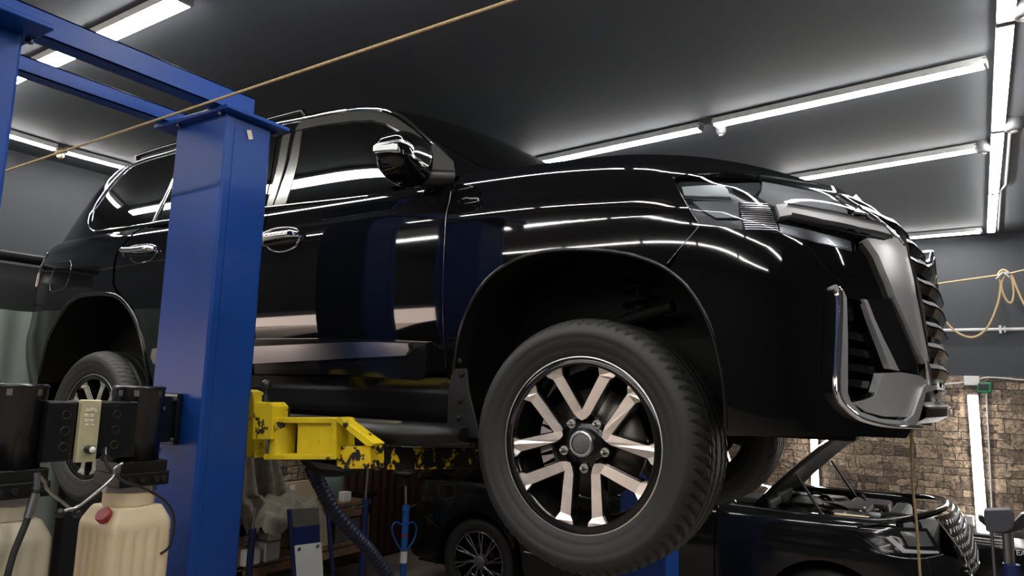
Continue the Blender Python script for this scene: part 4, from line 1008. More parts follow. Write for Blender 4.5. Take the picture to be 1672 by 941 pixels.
# bracket to the post
b = MB(); b.box2((-1.36, -1.60, -.02+FL), (-1.30, -1.455, .135+FL)); b.box2((-1.40, -1.475, -.03+FL), (-1.285, -1.455, .145+FL)); br = b.build('mounting_bracket', 'motor', uR, bevel=.003)
for z in (.125, -.012):
    MB().cyl((-1.292, -1.476, z+FL), (-1.292, -1.488, z+FL), .008, 6).build('bolt', 'steel', br)
    MB().cyl((-1.30, -1.52, z-.03+FL), (-1.288, -1.52, z-.03+FL), .007, 6).build('bolt', 'steel', br)
b = MB(); b.box2((-1.24, -2.112, -.02+FL), (-1.2, -2.08, .1+FL)); b.build('mounting_bracket', 'motor', uL, bevel=.003)
# release levers with black knobs
for (t, L, kn) in ((uR, [(200, 757), (188, 765), (183, 782), (130, 826), (112, 832)], (98, 838)), (uL, [(62, 775), (72, 786), (78, 800), (108, 825), (122, 836)], (126, 838))):
    yv = -1.80
    MB().tube(smoothpts([at(a, b_, 0, -1.10 if kn[0] > 100 else -1.075) for a, b_ in L]+[at(*kn, 0, -1.09)], 4), .0048, 10).build('release_lever', 'steel', t)
    MB().ball(at(*kn, 0, -1.085), .013, 20).build('lever_knob', 'black', t)
# cables and hose
MB().tube(smoothpts([at(a, b_, 0, x) for a, b_, x in [(171, 745, -1.11), (176, 762, -1.10), (200, 785, -1.08), (240, 800, -1.07), (272, 822, -1.07), (284, 850, -1.08), (278, 890, -1.10), (262, 905, -1.12)]], 6), .0042, 10).build('cable', 'black', uR)
MB().cyl(at(171, 736, 0, -1.14), at(171, 748, 0, -1.12), .014, 16).build('cable_gland', 'motor', uR)
h = MB(); P = smoothpts([at(a, b_, 0, -1.08) for a, b_ in [(60, 800), (46, 845), (34, 875), (22, 905), (12, 941), (6, 965)]], 5); h.tube(P, .0085, 14); h.build('pressure_hose', 'rubber', uL)
h = MB(); h.tube([at(a, b_, 0, -1.08) for a, b_ in [(58, 806), (50, 833), (46, 846)]], [.0105, .0115, .012], 14); h.tube([at(a, b_, 0, -1.09) for a, b_ in [(60, 772), (60, 792), (58, 806)]], .009, 14); h.build('hose_fitting', 'steel', uL)
tag(MB().tube([(-4.74, -1.7, .965+FL), (.21, -1.7, 1.072+FL), (5.58, -1.7, 1.18+FL)], .0042, 10).build('stretched_rope', 'rope'), 'tan rope stretched across the bay in front of the blue post', 'rope')
# ================================================================== the far bay: black luxury SUV with raised hood
YC = 3.43
R2 = np.array([(1.0, -.3), (1.005, 0), (1.0, .3), (.965, .58), (.86, .80), (.66, .935), (.35, .985), (-.1, 1.0), (-.6, 1.0), (-1.2, 1.0), (-1.8, 1.0), (-2.4, 1.0), (-2.9, .995), (-3.3, .97), (-3.62, .88), (-3.78, .70), (-3.86, .4), (-3.87, 0), (-3.86, -.3)])
zs2 = interp([-3.9, -3, 0, .5, .8, 1.0], [1.12, 1.11, 1.09, 1.10, 1.13, 1.13])
B2 = interp([.2, .35, .5, .7, .9, 1.1], [.07, .03, .012, .0, .004, .015]); F2 = interp([.2, .4, .6, .8, .95, 1.15], [-.10, -.02, 0, -.02, -.06, -.15]); RR2 = interp([.2, .4, .7, .9, 1.15], [.12, .0, .02, .06, .12])
def rr_ctrl(z):
    z = np.atleast_1d(z); X = R2[None, :, 0]+F2(z)[:, None]*(R2[None, :, 0] > .5)+RR2(z)[:, None]*(R2[None, :, 0] < -3.5)
    ins = A_in(zs2(R2[:, 0])[None]-z[:, None])+B2(z)[:, None]; V = R2[None, :, 1]*(1-ins)
    return np.stack([X, YC-V, np.repeat(z[:, None], len(R2), 1)], 2)
S2 = Surf(rr_ctrl, 18, 1, 17.5, .2, 1.16)
lux = thing('parked_suv', 'black luxury SUV parked behind with its hood raised', 'car', (-1.4, YC, 0))
M['paint2'] = mat('black_paint_metallic', (.006, .006, .0065), .10)
xz2 = lambda x, z: S2.xz2(x, z)
def arc2(cx, r=.43, zc=.40, a0=-12, a1=192, n=22): return [xz2(cx+r*math.cos(math.radians(a)), zc+r*math.sin(math.radians(a))) for a in np.linspace(a0, a1, n)]
def pn(L, name, m, off=0, th=.02, st=.3, sh=.05, **k):
    p = S2.panel(L, off, th, st, sh, **k); return p.build(name, m, lux)
def pn2(L, name, m, off=0, th=.02, **k):
    p = S2.panel(L, off, th, .3, .05, **k); a = p.build(name, m, lux)
    V, F, nf, N = p.mesh(); q = MB(); q.add((V*[1, -1, 1])+[0, 2*YC, 0], [f[::-1] for f in F], True); q.build(name, m, lux); return a
XF2, XR2 = .12, -2.76
aF, aR = arc2(XF2), arc2(XR2)
top = lambda x: xz2(x, float(zs2(x))-.005)
fr = [xz2(-.62, .33), xz2(-.62, .8), top(-.62), top(-.2), top(.2), top(.45)]+S2.poly([(1392, 862), (1402, 872)])+[xz2(.48, .80)]+aF[::1][2:]
pn2([p for p in fr], 'fender', 'paint2')
pn2([xz2(-.63, .33), xz2(-.63, .8), top(-.63), top(-1.45), xz2(-1.45, .33)], 'front_door', 'paint2')
pn2([xz2(-1.46, .33), top(-1.46), top(-2.35), xz2(-2.35, .85), xz2(-2.28, .55), xz2(-2.25, .33)], 'rear_door', 'paint2')
pn2([top(-2.36), top(-3.0), top(-3.6), xz2(-3.62, .8), xz2(-3.55, .55)]+aR[::-1][2:]+[xz2(-2.36, .86)], 'rear_quarter', 'paint2') if False else None
pn2([top(-2.36), top(-3.0), top(-3.5), (17.5, 1.10), (17.5, .32), xz2(-3.4, .32)]+[xz2(XR2+.43*math.cos(math.radians(a)), .40+.43*math.sin(math.radians(a))) for a in np.linspace(190, 20, 18)]+[xz2(-2.34, .6)], 'rear_quarter', 'paint2')
nose2 = S2.poly([(1402, 873), (1412, 880), (1440, 903), (1462, 910), (1500, 913), (1540, 906)])
pn2([xz2(.47, .79)]+nose2+[(1.0, .74), (1.0, .22)]+[xz2(.62, .24)]+aF[:8], 'front_bumper', 'paint2')
# headlight and grille
hl = pn(S2.poly([(1392, 861), (1420, 860), (1450, 858), (1515, 862), (1530, 885), (1541, 903), (1500, 911), (1462, 909), (1440, 902), (1412, 879)]), 'headlight', 'gloss', -.01, .02, .1, .02)
S2.panel(S2.poly([(1444, 877), (1456, 877), (1478, 897), (1532, 900), (1534, 904), (1474, 903)]), .0, .01, .1, .02).build('light_guide', 'lampgrey', hl)
S2.panel(S2.poly([(1470, 868), (1512, 868), (1525, 892), (1484, 892)]), -.004, .01, .1, .02).build('lamp_cell', 'lampdark', hl)
strip(S2, smoothpts(S2.poly([(1410, 880), (1440, 903), (1462, 910), (1500, 913), (1540, 906)]), 4), .004, .001, .003).build('headlight_seam', 'darkchrome', hl)
gr = MB(); Gk = []
def nose2p(y, z):
    t = np.linspace(1.7, 7, 90); P = S2.pos(t, np.full(90, z)); v = YC-P[:, 1]; return np.array([float(np.interp(abs(y-YC), v, P[:, 0])), y, z])
G = [[nose2p(YC+y, z)+[-.01, 0, 0] for y in np.linspace(-.62, .62, 25)] for z in np.linspace(.78, 1.14, 6)]; MB().grid(G).build('grille_back', 'gloss', lux)
m_ = MB()
for r in range(7):
    z = .80+r*.05
    m_.tube([nose2p(YC+y, z+.013*(-1)**(j+r))+[.006, 0, 0] for j, y in enumerate(np.arange(-.60, .605, .03))], .0055, 6)
m_.build('grille_mesh', 'satin', lux)
MB().tube([nose2p(YC+y, z)+[.008, 0, 0] for y, z in [(-.63, 1.13), (-.60, .95), (-.52, .78), (0, .76), (.52, .78), (.6, .95), (.63, 1.13)]], .008, 8).build('grille_frame', 'chrome', lux)
for s in (1, -1):
    m_ = MB(); m_.tube(smoothpts([nose2p(YC-s*.60, .80)+[.01, 0, 0], nose2p(YC-s*.66, .74)+[.015, 0, 0], nose2p(YC-s*.70, .66)+[.0, 0, 0], nose2p(YC-s*.72, .5)], 4), [.018]*12+[.010], 10) if False else None
    m_.tube(smoothpts([nose2p(YC-s*.52, .78)+[.0, 0, 0], nose2p(YC-s*.60, .73)+[.015, 0, 0], nose2p(YC-s*.66, .62)+[.0, 0, 0], nose2p(YC-s*.68, .45)], 4), .016, 10); m_.build('intake_blade', 'chrome', lux)
# belt chrome, windows, roof
m_ = MB(); m_.tube([S2.off(*[np.array([q]) for q in xz2(x, float(zs2(x))-.0)], .004)[0] for x in (-3.55, -3, -2.4, -1.8, -1.2, -.62)], .006, 8); m_.build('belt_line', 'darkchrome', lux)
gm = [(1.06, .93, -.62+.25, -3.72), (1.14, .925, -.70+.25, -3.68), (1.35, .85, -1.05+.25, -3.55), (1.6, .75, -1.45+.25, -3.38), (1.72, .66, -1.7+.2, -3.2), (1.78, .5, -1.9, -3.0), (1.79, .1, -2.2, -2.7)]
G = []
for (z, w, xf, xr) in gm:
    L = [(xf, 0), (xf-.03, .4*w), (xf-.12, .78*w), (xf-.32, .98*w), (xf-.6, w), ((xf+xr)/2, w), (xr+.5, w), (xr+.15, .93*w), (xr+.02, .6*w), (xr, 0)]
    L = L+[(a, -b) for a, b in L[::-1][1:-1]]; sp = smoothpts(L, 5, True); G.append([(a, YC-b, z) for a, b in sp]+[(sp[0][0], YC-sp[0][1], z)])
MB().grid(G[:4]).build('windows', 'glass', lux); MB().grid(G[3:]).build('roof', 'paint2', lux)
# mirror, fuel flap
MB().ball((-.62, YC-1.06, 1.17), .1, 20, (.6, 1, .75)).build('door_mirror', 'paint2', lux)
ff2 = smoothpts(S2.poly([(718, 793), (735, 792), (742, 796), (742, 810), (736, 814), (720, 813)]), 3, True); strip(S2, ff2, .004, .0, .001, True).build('fuel_flap', 'darkchrome', lux)
strip(S2, np.array([xz2(-2.25, .555), xz2(-1.5, .54), xz2(-.62, .53)]), .008, .0, .004).build('side_strip', 'darkchrome', lux)
strip(S2, np.array(S2.poly([(672, 832), (695, 845), (717, 862)])), .006, .0, .003).build('bumper_seam_line', 'darkchrome', lux)
MB().box2((-3.6, YC-.72, .25), (.6, YC+.72, .72)).build('chassis', 'under', lux)
MB().box2((-2.25, YC-.95, .25), (-.42, YC+.95, 1.04)).build('cabin_tub', 'under', lux)
# engine bay
bay = MB().box2((-.75, YC-.80, .7), (.72, YC+.80, .93)).build('engine_bay', 'under', lux)
rim = MB()
for s in (-1, 1): rim.tube(smoothpts([(-.55, YC+s*.84, 1.10), (0, YC+s*.85, 1.09), (.45, YC+s*.80, 1.10), (.66, YC+s*.62, 1.13), (.78, YC+s*.3, 1.15), (.80, YC, 1.15)], 5), .022, 10)
rim.build('bay_seal', 'gloss', lux)
for s in (1, -1): MB().grid([[S2.pos([t], [zs2(0)-.004])[0]*[1, s, 1]+[0, 0 if s == 1 else 2*YC, 0]+[0, (dy)*s, dz] for dy, dz in ((0, 0), (.05, .02), (.09, .022), (.13, .0), (.15, -.12))] for t in np.linspace(5.0, 9.3, 16)]).build('fender_top', 'paint2', lux)
rb = np.random.default_rng(3)
for i, (x, y, dx, dy, dz) in enumerate([(-.45, -.5, .3, .4, .22), (-.1, -.45, .3, .3, .14), (.2, -.5, .25, .3, .16), (.0, 0, .6, .5, .16), (-.5, .2, .25, .6, .2), (.25, .4, .3, .4, .15), (-.2, .55, .5, .25, .14), (.5, -.1, .12, .9, .17)]):
    MB().box2((x-dx/2, YC+y-dy/2, .9), (x+dx/2, YC+y+dy/2, .93+dz)).build('engine_cover', 'under', lux, bevel=.03)
h = MB()
for i in range(12):
    p = np.array([rb.uniform(-.4, .5), YC+rb.uniform(-.7, .6), 1.05]); q = p+rb.uniform(-.3, .3, 3)*[1, 1, .1]; h.tube(smoothpts([p+[0, 0, -.15], p, (p+q)/2+[0, 0, .05], q, q+[0, 0, -.15]], 4), rb.uniform(.008, .02), 8)
h.build('engine_hoses', 'under', lux)
h = MB(); 
for i in range(9): h.ball((rb.uniform(-.2, .5), YC+rb.uniform(-.7, .1), 1.07+rb.uniform(0, .04)), .012, 8)
h.build('bright_clamps', 'steel', lux)
MB().lathe([(.0, .0), (.05, 0), (.05, .03), (0, .035)], (.38, YC-.45, 1.07), (0, 0, 1), 24).build('reservoir_cap', 'grey', lux); MB().box((.25, YC-.66, 1.09), (.22, .05, .02)).build('bay_tool_tray', 'cream', lux)
# raised hood
a = np.array([-.39, 0, 1.12]); d = np.array([math.cos(math.radians(41)), 0, math.sin(math.radians(41))]); nrm_ = np.array([-d[2], 0, d[0]]); G = []; Gu = []
for u in np.linspace(0, 1.12, 16):
    row = []; ru = []
    w = .84-.16*max(0, (u-.7)/.42)**2
    for v in np.linspace(-1, 1, 21):
        b_ = a+d*(u+.06*(1-v*v)*(1 if u > .5 else 0))+np.array([0, YC+v*w, 0]); cr = .05*(1-v*v)+.03*math.sin(math.pi*u/1.12)
        row.append(b_+nrm_*cr); ru.append(b_+nrm_*(cr-.035 if abs(v) < .99 else cr))
    G.append(row); Gu.append(ru)
hd = MB(); hd.grid(G); ho = hd.build('raised_hood', 'paint2', lux); MB().grid(Gu).build('hood_liner', 'under', ho)
for s in (-1, 1): MB().tube([(.12, YC+s*.76, 1.02), (-.10, YC+s*.74, 1.36)], .010, 8).build('hood_strut', 'black', lux)
# wheels
def wheel2(cx, s):
    O = np.array([cx, YC-.93*s, .385]); R_ = .385
    t_ = MB().lathe([(.26, .03), (.265, 0), (.29, -.015), (.33, -.02), (.365, -.01), (.38, .01), (.385, .04), (.385, .2), (.37, .235), (.27, .24)], O, (0, s, 0), 72, cap=False).build('tyre', 'rubber', lux)
    w = MB().lathe([(.265, .0), (.268, .004), (.255, .02), (.24, .06), (.23, .2), (.0, .21)], O, (0, s, 0), 60, cap=False).build('wheel_rim', 'wheelblack', lux)
    MB().lathe([(.255, .0), (.267, -.004), (.268, .004)], O, (0, s, 0), 60, cap=False).build('rim_lip', 'darkchrome', w)
    sp = MB()
    for k in range(10):
        b0 = 2*math.pi*k/10
        for j in (-1, 1):
            P = []
            for r, q in ((.05, .0), (.11, .10), (.17, .22), (.23, .25), (.262, .20 if j > 0 else .34)): 
                an = b0+q*.9+j*.10*(r/.26)**1.2; P.append((O[0]+r*math.cos(an), O[1]+s*(.02-.016*(r/.26)**2+.01*(r < .1)), O[2]+r*math.sin(an)))
            P = smoothpts(P, 4); sp.tube(P, np.linspace(.010, .0085, len(P)), 6)
    sp.build('spokes', 'darkchrome', w); MB().lathe([(0, .0), (.035, .0), (.055, .015), (.07, .05)], O, (0, s, 0), 30).build('hub', 'capgrey', w)
for cx in (XF2, XR2):
    for s in (1, -1): wheel2(cx, s)
def lin2(cx):
    m_ = MB(); n = 24; A = np.linspace(-.2, math.pi+.2, n); G = [[(cx+r*math.cos(a), YC+sg*y, .40+r*math.sin(a)) for (r, y) in ((.435, .985), (.43, .6))] for a in A for sg in (-1,)]; m_.grid(G)
    G = [[(cx+r*math.cos(a), YC+y, .40+r*math.sin(a)) for (r, y) in ((.435, .985), (.43, .6))] for a in A]; m_.grid(G); m_.box2((cx-.43, YC-.62, .2), (cx+.43, YC+.62, .85)); return m_.build('wheel_arch_liner', 'under', lux)
lin2(XF2); lin2(XR2)
mc = copy_tree(lux); mc.location = (-4.6, -4.17, 0); mc['label'] = 'black SUV standing behind the photographer, seen only mirrored in the lifted door'
# ================================================================== things along the back wall, right
pp = lambda px, py, y: at(px, py, 1, y)
YW = YF-.04
def tg(mb, name, m, label, cat, group=None, **k): return tag(mb.build(name, m, None, **k), label, cat, group)
a, b = pp(1500, 540.5, YW), pp(1700, 530.5, YW); b[2] = a[2]-.0+0*(b[2]-a[2])
o = tg(MB().tube([a+[-1.2, 0, 0], b+[1.2, 0, 0]], .016, 12), 'conduit_pipe', 'grey', 'pale conduit pipe running level along the charcoal wall', 'pipe'); M['pipe'] = mat('pale_pipe', (.5, .5, .5), .4); o.data.materials[0] = M['pipe']
c = pp(1633, 534, YW); q = MB(); q.box((c[0], YW-.0, a[2]), (.02, .04, .075)); q.box((c[0]+.035, YW, a[2]), (.012, .04, .06)); o2 = q.build('pipe_clip', 'pipe', o)
t = tg(MB().box(pp(1586.5, 622, YW), (.125, .05, .09)), 'junction_box', 'white', 'white junction box above the tall upright wall tube', 'junction box', bevel=.006)
cb = [pp(x, y, YF-.03) for x, y in [(1500, 629), (1540, 628), (1580, 624), (1592, 622), (1610, 617), (1640, 618), (1672, 621), (1720, 623)]]; tg(MB().tube(smoothpts(cb, 4), .007, 8), 'wall_cable', 'pipe', 'thin pale cable running along the top edge of the stone cladding', 'cable')
t = thing('green_box', 'small green box with rounded opening on the stone wall', 'box', pp(1608, 640, YW)); MB().box(pp(1607, 633, YW), (.12, .05, .10)).build('box_body', 'green', t, bevel=.01); MB().box(pp(1606, 632, YW-.03), (.075, .012, .06)).build('opening', 'black', t, bevel=.008)
tg(MB().tube([pp(1611, 645, YF-.03), pp(1616, 740, YF-.03), pp(1621, 855, YF-.03)], .008, 8), 'drop_cable', 'grey', 'grey cable dropping down the stone wall from the green box', 'cable')
t = thing('radiator', 'white panel radiator at the foot of the stone wall', 'radiator', (.75, YF-.1, .05))
r_ = MB(); x0 = pp(1522, 860, YF-.1)[0]; x1 = pp(1576, 860, YF-.1)[0]; zt_ = pp(1560, 848, YF-.1)[2]
r_.box2((x0-.5, YF-.13, .12), (x1, YF-.03, zt_-.1)); r_.box2((x0-.5, YF-.14, zt_-.045), (x1, YF-.03, zt_)); r_.build('radiator_panel', 'white', t, bevel=.004)
r_ = MB(); 
for i in range(22): r_.box((x1-.01-i*.05, YF-.145, (zt_+.1)/2), (.012, .008, zt_-.12))
for i in range(5): r_.box(((x0-.5+x1)/2, YF-.147, .2+i*.17), (x1-x0+.5, .006, .01))
r_.build('radiator_grille', 'white', t); r_ = MB(); p = pp(1584, 848, YF-.12); r_.cyl(p+[0, 0, -.04], p+[0, 0, .03], .03, 16); r_.tube([p, p+[.02, 0, -.2]], .010, 8); r_.build('radiator_valve', 'white', t)
# rope on the wall
kn = pp(1648, 447, YW-.3)
t = tg(MB().tube([kn+(pp(1500, 468, YW-.3)-kn)*((-4.74-kn[0])/(pp(1500, 468, YW-.3)[0]-kn[0])), kn, kn+(pp(1720, 430, YW-.3)-kn)*((5.58-kn[0])/(pp(1720, 430, YW-.3)[0]-kn[0]))], .0075, 8), 'washing_line', 'rope', 'tan line stretched high across the charcoal wall', 'rope')
lp = [(1502, 467), (1512, 474), (1520, 488), (1530, 506), (1556, 538), (1585, 551), (1610, 538), (1628, 500), (1634, 465), (1630, 449), (1638, 441), (1650, 450), (1655, 475), (1652, 494), (1643, 490), (1635, 468), (1640, 452), (1650, 447), (1660, 470), (1672, 496), (1692, 525), (1718, 500), (1732, 428)]
tg(MB().tube(smoothpts([pp(x, y, YW-.28) for x, y in lp], 6), .0095, 8), 'looped_hose', 'rope', 'looped tan hose hanging from the line right of the grille', 'hose')
q = MB(); q.ball(kn+[-.02, 0, 0], .03, 10, (1, .5, .7)); q.tube([kn+[-.1, -.02, -.05], kn+[-.05, -.02, .01], kn+[0, -.02, -.04]], .012, 8); tg(q, 'rope_clip', 'grey', 'grey clip holding the looped hose to the line', 'clip')
hz = [pp(x, y, .1) for x, y in ((1486, 690), (1488, 715), (1489, 750), (1490, 790), (1497, 860), (1502, 935), (1508, 1010))]; hz.append(np.array([hz[-1][0], .1, .012])); hz.append(np.array([hz[-1][0]-.5, .4, .012])); tg(MB().tube(smoothpts(hz, 5), .0048, 8), 'hanging_hose', 'rope', 'thin tan hose hanging from under the lifted nose, crossing the parked SUV headlight', 'hose')
# ceiling fittings
def jb(px, py, r, label):
    c = at(px, py, 2, CEIL-.03); t = thing('round_junction_box', label, 'junction box', c, 'round boxes on the ceiling'); MB().lathe([(0, -.04), (r*.7, -.04), (r, -.02), (r, .03)], c, (0, 0, 1), 24).build('box_body', 'grey', t); MB().lathe([(0, -.048), (r*.35, -.048), (r*.4, -.04)], c, (0, 0, 1), 16).build('box_cover', 'white', t)
jb(1655, 203, .05, 'round junction box right of the ceiling tube row, with a conduit below it'); jb(1605, 240, .045, 'round junction box at the right end of the second cross tube'); jb(1674, 14, .05, 'round junction box at the top right corner'); jb(1177, 209, .03, 'small round fitting between the two longest cross tubes')
tg(MB().tube([at(1650, 212, 2, CEIL-.015), at(1643, 300, 2, CEIL-.015), at(1634, 310, 2, CEIL-.015), at(1630, 376, 2, CEIL-.015)], .012, 8), 'ceiling_conduit', 'grey', 'thin grey conduit on the ceiling beside the right tube row', 'conduit')
q = MB(); c = at(99, 249, 2, ZT); 
for i in range(4): q.ball(c+rb.uniform(-.03, .03, 3), .035, 10, (1, .7, .6))
tg(q, 'tape_joint', 'cream', 'tape-wrapped joint between two tubes near the left wall', 'tape')
# telescopic jack with black saddle, right
jx = 2.05; pj = lambda x, y: at(x, y, 1, jx)
t = thing('transmission_jack', 'telescopic jack with black padded saddle in front of the wall tube', 'jack', (pj(1648, 880)[0], jx, 0), 'telescopic jacks')
q = MB(); q.prism([pj(x, y)+[0, -.06, 0] for x, y in [(1607, 832), (1651, 831), (1655, 837), (1655, 860), (1640, 868), (1610, 866), (1606, 845)]], (0, .13, 0)); q.build('saddle_pad', 'grey', t, bevel=.008); M['pad'] = mat('saddle_rubber', (.05, .05, .058), .7); COL.objects[-1] if False else None
bpy.data.objects['saddle_pad'].data.materials[0] = M['pad']
q = MB(); q.prism([pj(x, y)+[0, -.03, 0] for x, y in [(1596, 842), (1603, 841), (1612, 853), (1650, 852), (1655, 853), (1668, 839), (1680, 835), (1684, 845), (1668, 864), (1640, 871), (1620, 868), (1598, 850)]], (0, .08, 0)); q.build('saddle_arms', 'black', t, bevel=.006)
c = pj(1648, 870); mk = np.array([0, 0, 0]); q = MB(); q.cyl((c[0]-.015, jx, .62), (c[0]-.015, jx, c[2]+.02), .020, 16); q.cyl((c[0]+.012, jx+.01, .62), (c[0]+.012, jx+.01, c[2]), .008, 10); q.build('lift_rod', 'steel', t)
q = MB(); c2 = pj(1650, 925); q.cyl((c[0]+.0, jx, .12), (c[0], jx, pj(1650, 921)[2]), .042, 24); q.build('jack_body', 'bluedark', t)
q = MB(); 
for a in range(4): q.bar((c[0], jx, .12), (c[0]+.3*math.cos(a*math.pi/2+.6), jx+.3*math.sin(a*math.pi/2+.6), .03), .04, .03)
q.build('jack_feet', 'bluedark', t)
tg(MB().tube([pj(1618, 866)+[0, .35, 0], pj(1622, 900)+[0, .35, 0], pj(1626, 960)+[0, .35, 0], [pj(1626, 960)[0], jx+.35, .02]], .009, 8), 'leaning_rod', 'satin', 'thin bright rod standing just left of the padded jack', 'rod')
# low black car, far right
M['lettering'] = mat('white_lettering', (.7, .7, .7), .5)
yb0 = 4.5
L = [pp(x, y, yb0) for x, y in [(1536, 864), (1580, 869), (1640, 876), (1700, 884)]]
t = thing('black_panel', 'long low black panel with small white lettering at the lower right', 'panel', (1.6, yb0+.3, 0))
xa = .55
zt2 = L[0][2]; prof = [(yb0+.0, .02), (yb0-.02, .3), (yb0-.01, zt2-.12), (yb0+.01, zt2-.03), (yb0+.05, zt2), (yb0+.35, zt2+.02), (yb0+.48, zt2-.02), (yb0+.5, .02)]
G = [[(x, y+(.10*(1-k)**2), z-(.05*(1-k)**2)) for y, z in prof] for x, k in ((xa, .0), (xa+.03, .4), (xa+.08, .8), (xa+.15, 1), (2.2, 1), (3.5, 1))]
q = MB().grid(G); q.add(G[0], [list(range(len(prof)))]); q.build('body_panel', 'paint2', t)
def text(s, size, P, rotz, mt, name, parent, ext=.001):
    cu = bpy.data.curves.new(name, 'FONT'); cu.body = s; cu.size = size; cu.extrude = ext; tmp = bpy.data.objects.new(name, cu); COL.objects.link(tmp); bpy.context.view_layer.update(); me = bpy.data.meshes.new_from_object(tmp); bpy.data.objects.remove(tmp); me.materials.clear(); me.materials.append(M[mt]); o = bpy.data.objects.new(name, me); link(o, parent)
    o.rotation_euler = (math.pi/2, 0, rotz); o.location = np.array(P)-origin(parent); return o
lp_ = pp(1650, 905, yb0-.02); text('TEALA.LUX', .06, (lp_[0]+.0, yb0-.035, lp_[2]), 0, 'lettering', 'lettering', t)
# ================================================================== far left: things along the left wall, seen under the car
XW = XL+.03; pw = lambda px, py, x: at(px, py, 0, x)
t = thing('roller_shutter', 'dark red-brown ribbed shutter in the left wall behind the jacks', 'shutter', (XL+.05, 3.4, 0)); M['shut'] = mat('shutter_maroon', (.040, .012, .010), .5)
q = MB(); y = 2.62
G = []
for i in range(120):
    yy = 2.62+i*.016; G.append([(XL+.05+.014*math.sin(i*.8), yy, .02), (XL+.05+.014*math.sin(i*.8), yy, 1.95)])
q.grid(G, False); q.build('ribbed_panel', 'shut', t); MB().box2((XL+.02, 2.55, 1.95), (XL+.12, 4.6, 2.1)).build('head_rail', 'shut', t)
# bench
by0, by1, bx0, bx1 = 1.02, 2.55, -4.62, -4.12; bz = pw(560, 822, bx1)[2]
t = thing('workbench', 'wooden workbench with open shelf against the left wall', 'workbench', (-4.4, 1.8, 0))
MB().box2((bx0, by0, bz-.04), (bx1, by1, bz)).build('bench_top', 'wood', t, bevel=.004)
MB().box2((bx0, by0, .38), (bx1, by1, .41)).build('shelf', 'wood', t, bevel=.004); MB().box2((bx1-.03, by0, bz-.14), (bx1, by1, bz-.05)).build('apron', 'wood', t); MB().box2((bx1-.03, by0, .30), (bx1, by1, .37)).build('apron', 'wood', t)
for y in (by0+.03, (by0+by1)/2, by1-.03):
    for x in (bx0+.04, bx1-.03): MB().box2((x-.03, y-.03, 0), (x+.03, y+.03, bz-.04)).build('leg', 'wood', t)
# cloth
x0 = -4.02; cl = MB(); G = []
for i in range(41):
    u = i/40; row = []
    for j in range(37):
        v = j/36
        y = .80+.62*u*(.55+.6*v)+.10*v; z = 1.92-(1.92-bz+.10)*v
        f = .05*math.sin(u*26+v*3)+.035*math.sin(u*13-v*5+1); x = -4.15+f*(.6+.6*v)+.12*max(0, v-.8)/.2
        if v > .78: z = z-.0+.04*math.sin(u*9+j); y += .15*(v-.78)/.22
        row.append((x, y, z))
    G.append(row)
cl.grid(G); G = []
for i in range(31):
    row = []
    for j in range(25):
        a, b = i/30*2-1, j/24*2-1; r = math.sqrt(max(0, 1-min(1, a*a)))*math.sqrt(max(0, 1-min(1, b*b)))
        row.append((-4.10+b*.22, 1.45+a*.36, bz-.06+.22*r+.025*math.sin(a*9+b*4)+.02*math.sin(b*13-a*5)-.10*(b > .6)*(b-.6)))
    G.append(row)
cl.grid(G); o = cl.build('canvas_cover', 'cloth'); tag(o, 'olive-brown canvas cloth hanging in folds and bunched on the bench', 'cloth')
q = MB(); cc = pw(492, 812, -4.42); q.box((-4.45, cc[1], bz+.10), (.04, .42, .20)); tg(q, 'cardboard_sheet', 'card', 'tan cardboard box end standing on the bench behind the trolley', 'cardboard', bevel=.003)
q = MB(); cc = pw(478, 812, -4.40); q.box((-4.415, cc[1], bz+.12), (.01, .06, .11)); tg(q, 'white_tag', 'paper', 'small white tag with grey spot on the cardboard', 'tag')
for i, (px, py, w, h, lb) in enumerate([(404, 890, .17, .13, 'white paper box at the left on the bench shelf'), (434, 902, .16, .16, 'white carton with small print on the bench shelf'), (437, 880, .13, .12, 'crumpled white bag above the carton')]):
    c = pw(px, py, -4.15); zb_ = .41 if i < 2 else .575; q = MB(); q.box((c[0], c[1]+.01*i, zb_+h/2), (.15, w, h)); tg(q, ['paper_box', 'carton', 'paper_bag'][i], 'paper', lb, 'box', bevel=.012)
for i, (y, m_, lb) in enumerate(((1.9, 'card', 'brown carton on the lower bench shelf'), (2.3, 'olive', 'olive crate on the lower bench shelf'))):
    q = MB(); q.box2((-4.5, y-.16, .41), (-4.16, y+.16, .62)); tg(q, 'storage_crate', m_, lb, 'crate', bevel=.006)
q = MB(); c = pw(590, 822, -4.25); q.box((-4.25, c[1]+.04, bz+.03), (.16, .2, .06)); tg(q, 'parts_tray', 'trim', 'black parts tray on the bench top by the hose', 'tray', bevel=.006)
q = MB(); c = pw(568, 832, -4.15); q.box((-4.2, c[1], bz+.045), (.08, .09, .09)); tg(q, 'small_box', 'paper', 'little white box on the bench edge beside the hose', 'box', bevel=.003)
q = MB(); c = pw(550, 800, -4.5); q.lathe([(0, bz), (.12, bz), (.12, bz+.42), (.10, bz+.46), (0, bz+.47)], (-4.48, c[1]-.1, 0), (0, 0, 1), 28); tg(q, 'water_canister', 'teal', 'pale blue-grey canister standing at the back of the bench', 'canister')
